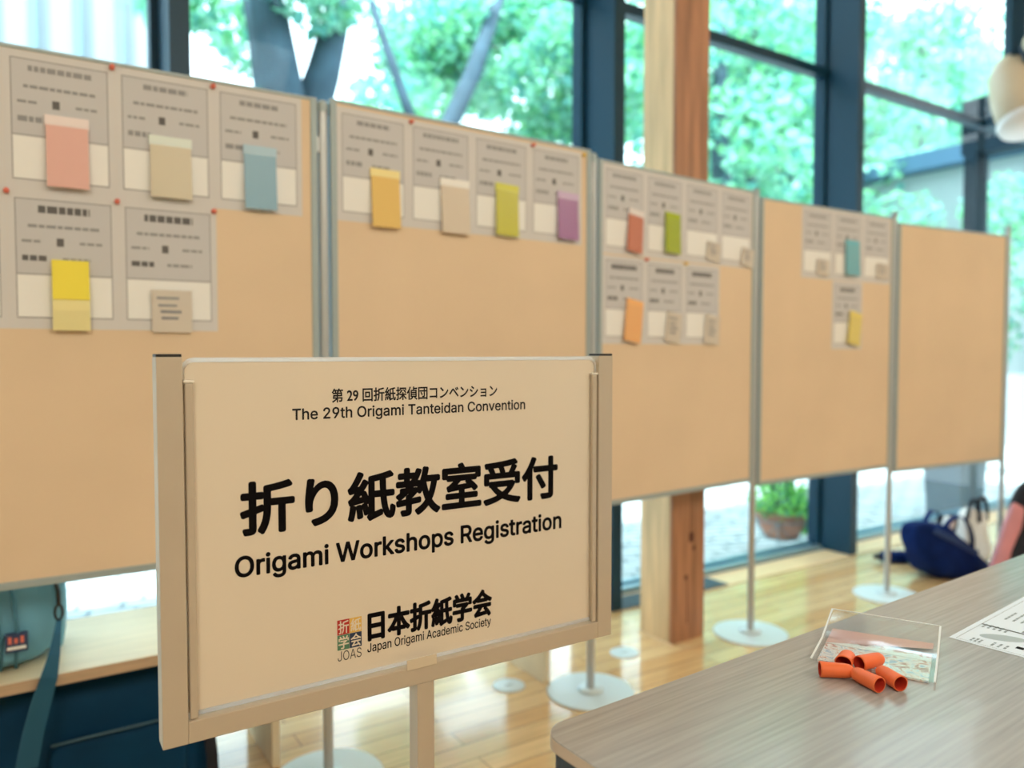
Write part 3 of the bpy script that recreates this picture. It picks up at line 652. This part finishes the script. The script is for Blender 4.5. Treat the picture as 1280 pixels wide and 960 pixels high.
# orange finger thimbles
COTS = [((.879, .612), (.905, .588), 'orange rubber thimble at the far left of the five, open end left'), ((.914, .601), (.948, .6155), 'orange rubber thimble lying behind the others, flattened open end in front'),
        ((.927, .587), (.973, .580), 'orange rubber thimble resting on the packet, dark open end left'), ((.907, .583), (.899, .541), 'orange rubber thimble nearest the camera, open end towards it'),
        ((.942, .569), (.925, .529), 'orange rubber thimble on the right of the five, wide open end in front')]
for k, (p0, p1, lb) in enumerate(COTS):
    op, cl = (p0, p1) if k < 3 else (p1, p0)                           # open end, closed end
    d = Vector((cl[0] - op[0], cl[1] - op[1], 0)); an = math.atan2(d.y, d.x)
    zr = .0098 + (.0045 if k in (2,) else 0)
    t = thing('finger_thimble', lb, 'thimble', (op[0], op[1], TZ + (.0052 if k in (1, 2) else 0)), an, 'orange rubber finger thimbles')
    Mx = Matrix.Translation((0, 0, .0102)) @ Matrix.Rotation(R(90), 4, 'Y')
    if k == 1: Mx = Matrix.Diagonal((1, 1.12, .92, 1)) @ Mx
    Lc = .043 if k != 1 else .036
    bm = bmesh.new(); lathe(bm, [(.0088, .0), (.0100, .0), (.0101, .002), (.0097, .012), (.0092, Lc - .012), (.0084, Lc - .006), (.0058, Lc - .0015), (.003, Lc), (0, Lc + .0002)], 32, M=Mx); obj('shell', bm, M_ORANGE, t, smooth=True)
    bm = bmesh.new(); lathe(bm, [(.0088, .0001), (.0086, .012), (.0078, Lc - .014), (.004, Lc - .004), (0, Lc - .003)], 28, M=Mx); obj('lining', bm, M_ORIN, t, smooth=True)

# ------------------------------------------------------------------ the registration sign
sg = thing('sign_stand', 'cream framed registration sign on a post in the left foreground', 'sign', (.486, .99, 0))
def sb(name, x0, x1, y0, y1, z0, z1, m, bevel=0, parent=None):
    return obj(name, bx(x0 - .486, x1 - .486, y0 - .99, y1 - .99, z0, z1), m, parent or sg, bevel=bevel)
for x0, x1 in ((.139, .168), (.803, .832)):
    p = sb('side_post', x0, x1, .975, 1.003, .6925, 1.160, M_FRAME, .0012)
    sb('post_cap', x0 + .0005, x1 - .0005, .9755, 1.0025, 1.160, 1.1635, M_BLACK, .0008, p)
sb('bottom_rail', .168, .803, .975, 1.003, .6925, .7195, M_FRAME, .0012)
sb('pole', .473, .500, .976, 1.003, .012, .6925, M_FRAME, .0012)
bm = bmesh.new(); lathe(bm, [(0, 0), (.17, 0), (.172, .004), (.168, .009), (.03, .013), (0, .013)], 48); obj('base_plate', bm, M_FRAME, sg, smooth=True)
for x0, x1 in ((.1705, .1800), (.7915, .8010)):
    sb('channel', x0, x1, .9770, .9840, .7205, 1.129, M_FRAME, .002)
def rtop(x0, x1, z0, z1, r, n=8):
    out = [(x0, z0), (x1, z0)]
    for cx, a0 in ((x1 - r, 0), (x0 + r, 90)):
        for k in range(n + 1):
            a = R(a0 + 90 * k / n); out.append((cx + r * math.cos(a), z1 - r + r * math.sin(a)))
    return out
def vprism(pts, y0, y1):
    bm = bmesh.new(); A = [bm.verts.new((x - .486, y0 - .99, z)) for x, z in pts]; B = [bm.verts.new((x - .486, y1 - .99, z)) for x, z in pts]; n = len(pts)
    bm.faces.new(A); bm.faces.new(B[::-1])
    for k in range(n): bm.faces.new((A[k], B[k], B[(k + 1) % n], A[(k + 1) % n]))
    return bm
sheet = obj('printed_sheet', vprism(rtop(.170, .801, .7265, 1.1545, .010), .9852, .9872), M_SHEET, sg)
bm = bmesh.new(); pts = rtop(.1685, .8025, .7205, 1.1580, .014)
f = bm.faces.new([bm.verts.new((x - .486, .9842 - .99, z)) for x, z in pts]); obj('acrylic_cover', bm, M_ACRYL, sg)
bm = bmesh.new()
path = [(x - .486, .9858 - .99, z) for x, z in rtop(.1690, .8020, 1.128, 1.1562, .014)[1:]] + [(.1690 - .486, .9858 - .99, 1.128)]
tube(bm, path, .0030, 8); obj('acrylic_edge', bm, M_RIM, sg, smooth=True)
bm = bmesh.new(); tube(bm, [(.182 - .486, .9845 - .99, .7245), (.791 - .486, .9845 - .99, .7245)], .0028, 8); obj('acrylic_edge', bm, M_RIM, sg, smooth=True)
sb('clip_tab', .456, .503, .9735, .9748, .7165, .7315, mat('tab_plastic', (.66, .56, .42), .35), .0006)
for x0 in (.1690, .7905):
    sb('channel_stop', x0, x0 + .0125, .9765, .9845, 1.129, 1.1325, mat('stop_plastic', (.85, .80, .72), .4), .0012)

GLYPHS = {" ":[188,[]],"2":[453,[[172,0,64,0,64,16,64,32,64,47,121,108,177,168,234,229,254,249,270,267,282,282,295,298,304,313,311,327,317,341,320,356,320,371,320,390,316,405,308,419,299,432,288,442,273,449,259,456,242,460,224,460,204,460,187,456,172,447,158,439,147,428,139,413,131,399,127,382,127,362,107,362,86,362,66,362,66,392,72,419,86,442,100,465,119,483,143,496,167,509,194,516,225,516,255,516,282,509,306,497,329,484,348,467,361,445,374,424,381,399,381,372,381,354,378,335,371,318,364,300,353,280,336,259,319,237,296,211,267,180,229,140,191,100,153,60,153,59,153,58,153,57,231,57,310,57,389,57,389,38,389,19,389,0,281,0]]],"9":[453,[[195,516,226,516,258,516,286,508,310,494,335,480,354,460,368,434,382,409,389,380,389,347,389,323,383,297,373,270,362,243,343,209,315,168,277,112,239,56,200,0,177,0,154,0,130,0,187,83,244,165,301,248,303,248,305,248,307,248,303,238,296,229,287,221,279,213,269,207,257,202,245,197,232,195,218,195,187,195,160,201,137,214,114,227,96,245,83,269,70,292,64,320,64,352,64,384,71,412,85,436,99,461,118,480,143,494,167,508],[246,460,226,460,207,460,189,456,174,446,159,437,147,424,138,407,130,391,125,372,125,352,125,330,130,312,138,295,147,279,159,266,174,257,189,248,207,243,226,243,246,243,263,248,279,257,294,266,306,279,314,295,323,311,327,330,327,350,327,372,323,391,314,407,306,424,294,437,279,446,264,456]]],"A":[480,[[39,0,16,0,78,170,140,339,201,509,226,509,251,509,276,509,338,339,401,170,463,0,440,0,418,0,395,0,359,101,323,202,287,302,281,321,273,344,264,372,255,400,245,435,232,478,236,478,241,478,245,478,233,435,222,399,213,371,204,343,196,320,191,302,155,202,120,101,85,0,62,0],[197,142,110,142,110,161,110,180,110,199,197,199,283,199,370,199,370,180,370,161,370,142,283,142]]],"C":[510,[[293,-7,267,-7,223,-7,184,4,150,25,116,46,89,76,70,115,50,154,40,201,40,254,40,308,50,354,70,393,89,432,116,462,150,484,184,505,223,516,267,516,293,516,317,512,340,504,363,497,384,486,402,471,420,457,436,439,448,418,460,398,468,374,473,348,451,348,430,348,408,348,404,366,398,381,389,395,381,408,370,419,357,428,345,438,331,444,315,449,300,454,284,456,267,456,236,456,208,448,184,432,159,417,139,394,125,364,111,334,103,297,103,254,103,211,111,175,125,145,140,115,159,92,184,76,209,61,236,53,267,53,284,53,300,55,315,60,331,65,345,71,357,81,370,90,381,101,389,114,398,128,404,143,408,160,430,160,451,160,473,160,469,135,460,111,448,91,436,70,421,52,402,38,384,23,363,12,341,5,318,-3]]],"J":[396,[[230,-7,185,-7,140,-7,104,6,75,33,47,59,33,97,33,145,33,155,33,164,33,173,55,173,76,173,98,173,98,164,98,155,98,145,98,114,106,91,122,74,137,58,159,50,185,50,211,50,232,58,248,74,264,91,272,114,272,145,272,267,272,388,272,509,293,509,315,509,336,509,336,388,336,267,336,145,336,97,322,59,294,33,266,6]]],"O":[533,[[311,-7,267,-7,223,-7,184,4,150,25,116,46,90,76,70,115,50,154,40,201,40,254,40,308,50,354,70,393,90,432,116,462,150,484,184,505,223,516,267,516,311,516,350,505,384,484,418,462,444,432,464,393,483,354,493,308,493,254,493,201,483,154,464,115,444,76,418,46,384,25,350,4],[236,53,267,53,297,53,325,61,349,76,374,91,394,114,408,144,423,174,430,211,430,254,430,298,423,335,408,365,394,395,374,417,349,433,325,448,297,456,267,456,236,456,209,448,184,433,159,417,140,394,125,364,111,334,103,297,103,254,103,211,111,174,125,144,140,114,159,92,184,76,209,61]]],"R":[449,[[82,0,60,0,60,170,60,339,60,509,119,509,177,509,236,509,275,509,307,502,333,489,359,475,378,457,390,433,403,410,409,382,409,352,409,321,403,295,390,271,378,248,359,230,333,217,307,204,275,198,236,198,189,198,143,198,96,198,96,217,96,236,96,255,142,255,188,255,234,255,260,255,281,259,298,267,314,275,326,286,334,300,341,315,345,332,345,352,345,372,341,390,334,405,326,420,314,431,298,440,281,448,259,452,233,452,197,452,161,452,125,452,125,301,125,151,125,0,103,0],[378,0,353,0,312,76,271,153,230,229,254,229,279,229,303,229,344,153,386,76,428,0,403,0]]],"S":[447,[[263,-9,224,-9,187,-9,155,-3,128,9,100,21,79,38,64,60,49,82,40,107,38,137,60,137,82,137,104,137,106,117,112,101,123,88,134,75,149,65,166,59,184,52,203,49,224,49,247,49,268,53,286,60,304,68,319,78,329,92,340,105,346,121,346,139,346,155,341,169,332,179,323,189,311,198,296,205,281,211,264,217,245,222,224,228,204,234,184,239,142,251,109,268,86,289,63,311,52,339,52,372,52,401,60,426,75,448,90,469,111,486,138,498,164,510,194,516,227,516,261,516,290,510,316,498,342,486,362,469,377,449,392,428,400,404,401,378,380,378,358,378,337,378,335,403,323,423,302,437,281,451,256,459,225,459,203,459,184,455,167,448,151,441,138,431,129,418,120,406,115,391,115,376,115,358,120,344,131,334,142,323,154,314,169,308,184,302,199,297,212,293,230,289,247,284,264,279,279,275,295,270,312,264,328,257,344,248,359,238,373,227,385,214,395,198,404,181,408,162,408,139,408,111,401,86,386,64,372,41,351,24,323,11,296,-2]]],"T":[449,[[85,452,32,452,32,471,32,490,32,509,160,509,288,509,417,509,417,490,417,471,417,452,363,452,310,452,257,452,257,301,257,151,257,0,235,0,214,0,193,0,193,151,193,301,193,452,139,452]]],"W":[686,[[180,0,155,0,109,170,63,339,16,509,38,509,60,509,82,509,109,404,136,300,163,196,168,179,172,163,175,145,179,128,183,111,187,94,190,76,194,58,197,40,194,40,192,40,189,40,193,58,196,76,200,94,203,111,207,128,211,145,215,163,220,179,224,196,251,300,279,404,306,509,331,509,355,509,380,509,407,404,434,300,462,196,466,179,470,163,474,145,478,128,482,111,486,94,490,76,494,58,497,40,494,40,491,40,488,40,492,58,495,76,499,94,502,111,506,128,510,145,515,163,519,179,523,196,550,300,576,404,603,509,625,509,647,509,670,509,623,339,577,170,530,0,505,0,480,0,455,0,426,108,397,215,368,323,362,344,357,367,351,391,346,416,341,444,336,475,341,475,345,475,350,475,345,445,340,419,335,395,330,371,324,347,318,323,289,215,260,108,230,0,205,0]]],"a":[389,[[182,-9,160,-9,136,-9,114,-4,94,5,75,14,59,27,48,45,36,62,30,83,30,108,30,130,35,147,43,161,52,175,63,185,78,193,92,201,108,207,125,211,143,215,160,218,178,220,201,223,219,225,234,227,248,228,258,231,265,235,272,239,276,245,276,255,276,255,276,256,276,257,276,272,273,286,267,297,261,308,252,316,240,322,228,328,213,331,196,331,178,331,162,328,149,322,136,317,126,309,118,301,110,292,104,283,100,274,80,280,61,285,41,291,50,314,62,332,79,346,95,360,113,369,133,375,153,381,173,384,194,384,208,384,223,383,239,379,255,376,271,370,286,360,301,351,313,338,322,320,332,303,337,280,337,251,337,168,337,84,337,0,317,0,297,0,277,0,277,17,277,35,277,52,275,52,274,52,272,52,268,43,261,34,252,25,243,15,230,7,215,1,200,-5],[155,45,170,45,193,45,212,50,228,59,243,68,255,79,263,93,271,107,276,122,276,138,276,155,276,173,276,190,273,187,268,184,259,182,251,180,242,178,231,176,221,174,210,172,200,171,190,170,182,169,175,168,161,166,147,163,134,159,121,154,111,148,103,139,96,131,92,119,92,105,92,92,95,81,102,72,109,63,118,57,130,52,142,48]]],"c":[396,[[226,-8,207,-8,173,-8,143,0,117,16,91,33,71,56,56,85,41,114,34,149,34,187,34,227,41,262,56,291,71,321,91,343,117,360,143,376,173,384,207,384,226,384,243,382,260,377,276,372,292,365,305,356,319,347,330,335,340,322,350,309,357,294,362,277,342,272,322,267,303,262,300,272,296,281,290,289,285,297,278,305,270,311,262,317,253,322,242,325,232,328,220,330,207,330,182,330,161,323,145,310,129,297,116,280,108,258,100,237,96,213,96,187,96,162,100,139,108,117,116,96,129,79,145,66,161,53,182,46,207,46,220,46,232,48,243,52,253,55,263,60,271,66,279,72,286,80,292,89,297,97,301,107,304,117,324,112,343,107,363,102,358,85,351,70,341,56,332,43,320,31,306,21,293,12,277,4,261,-1,244,-6]]],"d":[424,[[219,-8,195,-8,164,-8,136,0,111,16,87,32,68,55,55,84,41,114,34,149,34,189,34,229,41,263,55,293,69,322,88,345,112,361,136,376,164,384,196,384,219,384,238,381,253,373,268,365,279,356,287,346,296,336,302,327,306,319,308,319,309,319,311,319,311,382,311,446,311,509,331,509,351,509,372,509,372,339,372,170,372,0,352,0,332,0,313,0,313,20,313,39,313,59,311,59,309,59,307,59,302,51,295,42,287,31,278,21,267,12,252,4,238,-4],[181,47,205,47,227,47,247,53,263,65,279,77,291,94,299,115,308,136,312,161,312,189,312,217,308,242,300,263,292,284,279,300,263,312,247,324,228,330,205,330,181,330,161,324,145,311,129,299,116,282,108,261,100,240,96,216,96,189,96,162,100,138,109,117,117,95,129,78,145,66,161,53]]],"e":[404,[[238,-8,212,-8,175,-8,143,0,117,16,90,33,70,56,56,85,41,114,34,148,34,187,34,226,41,260,55,290,69,319,89,343,115,359,141,376,171,384,205,384,226,384,246,381,266,374,285,367,303,356,319,341,335,326,348,306,357,282,366,258,371,228,371,194,371,186,371,178,371,169,272,169,174,169,75,169,75,187,75,204,75,221,163,221,250,221,338,221,329,215,319,208,310,202,310,227,306,249,298,269,290,288,278,303,263,314,247,325,228,330,205,330,182,330,163,325,146,313,130,302,118,288,109,270,100,251,96,232,96,211,96,200,96,189,96,178,96,150,101,126,110,106,120,87,134,72,151,61,168,51,189,46,212,46,228,46,241,48,254,53,266,57,277,64,285,73,294,82,301,93,306,105,325,101,345,96,365,91,359,71,349,54,335,39,321,24,303,13,283,4,262,-4]]],"g":[425,[[238,-151,207,-151,179,-151,155,-147,134,-140,113,-132,96,-123,82,-110,69,-98,58,-84,51,-69,67,-60,84,-50,101,-41,107,-49,113,-57,122,-66,130,-75,141,-82,154,-88,168,-94,186,-97,207,-97,238,-97,263,-90,282,-75,302,-60,311,-37,311,-6,311,19,311,44,311,68,310,68,308,68,306,68,301,60,295,51,287,41,278,32,267,23,252,16,238,8,219,5,195,5,164,5,137,12,113,27,88,41,69,62,55,90,41,118,34,152,34,191,34,230,41,264,55,293,69,322,88,345,112,361,137,376,165,384,196,384,220,384,239,381,253,373,268,365,280,356,288,346,297,336,303,327,308,319,309,319,311,319,313,319,313,339,313,359,313,379,333,379,353,379,372,379,372,250,372,121,372,-9,372,-42,365,-69,350,-90,335,-111,316,-126,291,-136,266,-146],[181,59,205,59,228,59,248,64,264,75,280,86,292,101,300,121,308,141,312,165,312,193,312,220,308,243,300,264,292,284,280,301,264,312,248,324,228,330,205,330,181,330,161,324,145,312,129,299,117,283,109,262,100,242,96,219,96,193,96,166,100,143,109,123,117,103,129,87,145,76,162,65]]],"h":[410,[[114,249,114,227,114,151,114,76,114,0,93,0,73,0,53,0,53,170,53,339,53,509,73,509,93,509,114,509,114,435,114,361,114,287,110,287,106,287,102,287,114,322,131,347,152,362,174,377,199,384,227,384,253,384,276,379,295,369,315,358,330,342,341,321,352,299,357,273,357,240,357,160,357,80,357,0,337,0,316,0,296,0,296,78,296,157,296,235,296,265,288,288,273,304,258,321,237,329,210,329,192,329,175,325,161,317,146,309,135,298,126,283,118,267]]],"i":[167,[[73,0,53,0,53,126,53,253,53,379,73,379,93,379,114,379,114,253,114,126,114,0,93,0],[95,443,84,443,72,443,62,447,54,455,45,462,41,472,41,483,41,494,45,504,54,512,62,520,72,524,84,524,95,524,106,520,114,512,122,504,126,494,126,483,126,472,122,462,114,455,106,447]]],"k":[381,[[132,158,110,137,110,162,110,187,110,212,113,212,117,212,121,212,175,268,230,323,284,379,310,379,335,379,360,379,301,319,243,259,184,199,182,199,179,199,177,199,155,178],[73,0,53,0,53,170,53,339,53,509,73,509,93,509,114,509,114,339,114,170,114,0,93,0],[320,0,294,0,245,62,197,124,148,186,162,200,177,214,191,229,252,152,312,76,372,0,346,0]]],"m":[610,[[73,0,53,0,53,126,53,253,53,379,72,379,92,379,112,379,112,351,112,323,112,295,111,295,109,295,108,295,113,316,121,332,132,346,144,359,157,369,172,376,187,383,203,386,219,386,247,386,270,378,287,361,305,344,316,322,321,295,318,295,315,295,312,295,317,313,325,329,337,343,349,357,364,367,381,375,398,382,416,386,437,386,459,386,479,381,497,372,515,362,530,348,541,328,551,309,557,285,557,255,557,170,557,85,557,0,536,0,516,0,496,0,496,85,496,169,496,254,496,281,488,301,473,313,457,325,439,330,419,330,402,330,387,327,374,320,362,313,352,303,345,290,339,278,335,263,335,247,335,165,335,82,335,0,315,0,295,0,274,0,274,87,274,173,274,260,274,281,267,298,253,311,239,324,221,330,199,330,185,330,171,327,158,320,144,313,134,303,126,289,118,276,114,258,114,238,114,159,114,79,114,0,93,0]]],"n":[410,[[114,249,114,227,114,151,114,76,114,0,93,0,73,0,53,0,53,126,53,253,53,379,72,379,92,379,112,379,112,349,112,318,112,287,109,287,106,287,102,287,114,322,131,347,152,362,174,377,199,384,227,384,253,384,276,379,295,369,314,358,330,342,341,321,352,299,357,273,357,240,357,160,357,80,357,0,337,0,316,0,296,0,296,78,296,157,296,235,296,265,288,288,273,304,258,321,237,329,210,329,192,329,175,325,161,317,146,309,135,298,126,283,118,267]]],"o":[415,[[242,-8,207,-8,173,-8,143,0,117,16,91,33,71,56,56,85,41,114,34,149,34,187,34,227,41,262,56,291,71,321,91,343,117,360,143,376,173,384,207,384,242,384,273,376,299,360,325,343,345,321,359,291,374,262,381,227,381,187,381,149,374,114,359,85,345,56,325,33,299,16,273,0],[182,46,207,46,233,46,254,53,270,66,287,79,299,96,307,117,315,139,319,162,319,187,319,213,315,236,307,258,299,280,287,297,270,310,254,323,233,330,207,330,182,330,161,323,145,310,129,297,116,280,108,258,100,237,96,213,96,187,96,162,100,139,108,117,116,96,129,79,145,66,161,53]]],"p":[424,[[73,-143,53,-143,53,31,53,205,53,379,72,379,92,379,112,379,112,359,112,339,112,319,114,319,116,319,118,319,123,327,129,336,137,346,145,356,157,365,171,373,186,381,205,384,229,384,261,384,289,376,313,361,337,345,356,322,370,293,383,263,390,229,390,189,390,149,383,114,370,84,356,55,337,32,313,16,289,0,261,-8,229,-8,206,-8,187,-4,173,4,158,12,146,21,138,31,130,42,123,51,118,59,117,59,115,59,114,59,114,-8,114,-76,114,-143,93,-143],[197,47,220,47,244,47,263,53,279,66,295,78,308,95,316,117,324,138,328,162,328,189,328,216,324,240,316,261,308,282,296,299,280,311,264,324,244,330,220,330,197,330,177,324,161,312,145,300,133,284,125,263,117,242,113,217,113,189,113,161,117,136,125,115,133,94,146,77,162,65,178,53]]],"r":[259,[[73,0,53,0,53,126,53,253,53,379,72,379,92,379,112,379,112,360,112,340,112,321,113,321,114,321,115,321,122,340,135,355,152,367,170,379,190,385,213,385,218,385,223,385,229,384,235,384,240,384,243,384,243,363,243,343,243,322,242,323,237,323,230,324,223,325,215,326,207,326,189,326,173,322,159,315,145,307,134,297,126,284,118,270,114,255,114,237,114,158,114,79,114,0,93,0]]],"s":[365,[[211,-8,182,-8,156,-8,133,-4,112,3,92,11,75,23,62,38,49,53,40,72,36,94,55,98,74,102,94,107,99,86,109,70,124,60,139,50,158,45,181,45,208,45,229,51,244,62,260,74,268,87,268,103,268,116,263,127,254,136,245,144,231,151,212,155,191,160,170,165,149,170,115,178,89,191,72,208,55,225,47,247,47,274,47,296,53,315,65,332,77,348,94,361,115,370,136,380,160,384,187,384,213,384,235,380,254,372,272,365,287,353,299,339,310,325,319,309,324,290,305,286,287,281,268,277,263,292,255,304,243,316,230,327,212,333,187,333,165,333,146,327,131,317,116,306,109,293,109,277,109,263,114,252,124,243,134,235,150,228,172,223,191,218,210,214,229,209,264,201,290,188,306,171,323,154,331,133,331,107,331,84,325,64,312,47,300,30,282,16,260,6,237,-3]]],"t":[227,[[138,379,204,379,204,362,204,344,204,327,138,327,72,327,6,327,6,344,6,362,6,379,72,379],[65,345,65,471,85,471,106,471,126,471,126,347,126,222,126,98,126,81,129,69,136,61,143,54,154,50,170,50,174,50,179,50,185,51,191,52,197,53,202,54,206,36,209,19,213,2,207,0,200,-2,192,-3,184,-4,176,-4,168,-4,136,-4,110,4,92,21,74,38,65,62,65,93,65,219]]],"v":[389,[[184,0,163,0,114,126,66,253,17,379,40,379,62,379,84,379,111,305,138,230,165,155,174,132,181,110,187,87,193,64,199,42,206,21,198,21,191,21,184,21,191,42,197,64,203,87,209,110,216,132,224,155,251,230,278,305,305,379,327,379,349,379,371,379,323,253,275,126,226,0,205,0]]],"y":[389,[[51,-140,47,-139,52,-121,57,-103,61,-86,65,-86,68,-87,71,-87,83,-90,94,-91,104,-89,114,-87,122,-82,130,-74,138,-66,145,-53,151,-36,155,-24,159,-13,163,-1,114,126,66,252,17,379,40,379,62,379,84,379,111,305,138,230,165,155,174,132,181,109,187,87,193,64,199,42,206,21,198,21,191,21,184,21,190,42,196,64,202,87,209,110,216,132,224,155,251,230,278,305,305,379,327,379,349,379,371,379,316,234,260,88,204,-58,196,-78,187,-94,177,-107,166,-120,153,-129,139,-136,125,-142,109,-145,91,-145,81,-145,72,-144,65,-143,57,-142]]]}
def outline_mesh(cu):
    o = bpy.data.objects.new('t', cu); COL.objects.link(o)
    bpy.context.view_layer.update()
    dg = bpy.context.evaluated_depsgraph_get(); me = bpy.data.meshes.new_from_object(o.evaluated_get(dg))
    bpy.data.objects.remove(o)
    vs = [(v.co.x, v.co.y) for v in me.vertices]; fs = [tuple(p.vertices) for p in me.polygons]
    bpy.data.meshes.remove(me)
    return vs, fs
def latin(s):
    """flat lettering from bezier outlines, filled by winding number"""
    from mathutils.geometry import delaunay_2d_cdt, interpolate_bezier
    V, F, x, cache = [], [], 0, {}
    for ch in s:
        adv, sps = GLYPHS[ch]
        if ch not in cache:
            loops = []
            for sp in sps:
                P = [[Vector((sp[6 * k + j] / 1000, sp[6 * k + j + 1] / 1000)) for j in (0, 2, 4)] for k in range(len(sp) // 6)]; lp = []
                for k in range(len(P)):
                    a, b = P[k], P[(k + 1) % len(P)]
                    straight = (a[1] - a[2]).length < 2e-3 and (b[1] - b[0]).length < 2e-3
                    lp += [a[1]] if straight else [Vector(q[:2]) for q in interpolate_bezier(a[1], a[2], b[0], b[1], 8)[:-1]]
                loops.append(lp)
            pts, eds = [], []
            for lp in loops:
                n = len(pts); pts += lp; eds += [(n + k, n + (k + 1) % len(lp)) for k in range(len(lp))]
            vs, fs = [], []
            if pts:
                r = delaunay_2d_cdt(pts, eds, [], 0, 1e-6); vs = [(q.x, q.y) for q in r[0]]
                def winding(px, py):
                    w = 0
                    for lp in loops:
                        for (p, q) in zip(lp, lp[1:] + lp[:1]):
                            if (p.y <= py) != (q.y <= py):
                                t = (py - p.y) / (q.y - p.y)
                                if p.x + t * (q.x - p.x) > px: w += 1 if q.y > p.y else -1
                    return w
                for f in r[2]:
                    c = [sum(vs[i][j] for i in f) / len(f) for j in (0, 1)]
                    if winding(*c): fs.append(tuple(f))
            cache[ch] = (vs, fs)
        vs, fs = cache[ch]; n = len(V)
        V += [(q[0] + x / 1000, q[1]) for q in vs]; F += [tuple(i + n for i in f) for f in fs]; x += adv
    return V, F
def kanji(s):
    cu = bpy.data.curves.new('t', 'FONT'); cu.body = s; cu.size = 1; cu.resolution_u = 6
    return outline_mesh(cu)
def text(name, s, x0, x1, z0, z1, m, bold=0.0, y=.9850):
    """lettering fitted to a box on the sheet; bold (metres) thickens the strokes all round"""
    vs, fs = (latin if all(c in GLYPHS for c in s) else kanji)(s)
    xs = [v[0] for v in vs]; ys = [v[1] for v in vs]
    ax, bx_, ay, by = min(xs), max(xs), min(ys), max(ys)
    x0, x1, z0, z1 = x0 + bold, x1 - bold, z0 + bold, z1 - bold
    V, F = [], []
    offs = [(0, 0)] + ([(bold * math.cos(k * math.pi / 6), bold * math.sin(k * math.pi / 6)) for k in range(12)] if bold else [])
    for k_, (dx, dz) in enumerate(offs):
        n = len(V)
        V += [(x0 + (v[0] - ax) / (bx_ - ax) * (x1 - x0) - .486 + dx, y - .99 - 4e-6 * k_, z0 + (v[1] - ay) / (by - ay) * (z1 - z0) + dz) for v in vs]
        F += [tuple(i + n for i in f) for f in fs]
    me = bpy.data.meshes.new(name); me.from_pydata(V, [], F); me.materials.append(m)
    ob = bpy.data.objects.new(name, me); COL.objects.link(ob); ob.parent = sheet
    return ob
M_INK2 = mat('dark_grey_ink', (.028, .026, .028), .7, spec=.05)
text('convention_line', '第 29 回折紙探偵団コンベンション', .354, .613, 1.0985, 1.1175, M_INK2, .0004)
text('convention_line', 'The 29th Origami Tanteidan Convention', .301, .664, 1.0735, 1.0930, M_INK2, .0004)
text('title_line', '折り紙教室受付', .2335, .7270, .9335, 1.0035, M_INK, .0023)
text('title_line', 'Origami Workshops Registration', .2265, .7345, .8755, .9105, M_INK, .0010)
text('society_line', '日本折紙学会', .4020, .6035, .7655, .8085, M_INK, .0017)
text('society_line', 'Japan Origami Academic Society', .4015, .6015, .7475, .7640, M_INK, .0002)
lx, lz, lw, lh = .3585, .7625, .0175, .0208
sq = [(0, 1, (.50, .025, .02), '折'), (1, 1, (.78, .48, .10), '紙'), (0, 0, (.10, .24, .14), '学'), (1, 0, (.02, .035, .085), '会')]
for (i, j, c, ch) in sq:
    x, z = lx + i * lw, lz + j * lh
    sb('logo_square', x + .0002, x + lw - .0002, .9849, .9851, z + .0002, z + lh - .0002, mat('logo_%d%d' % (i, j), c, .6), 0, sheet)
    text('logo_character', ch, x + .0015, x + lw - .001, z + .0015, z + lh - .0015, M_SHEET, .0003, y=.98475)
text('logo_letters', 'JOAS', .3590, .3930, .7475, .7610, mat('logo_grey', (.10, .085, .07), .6), .0)
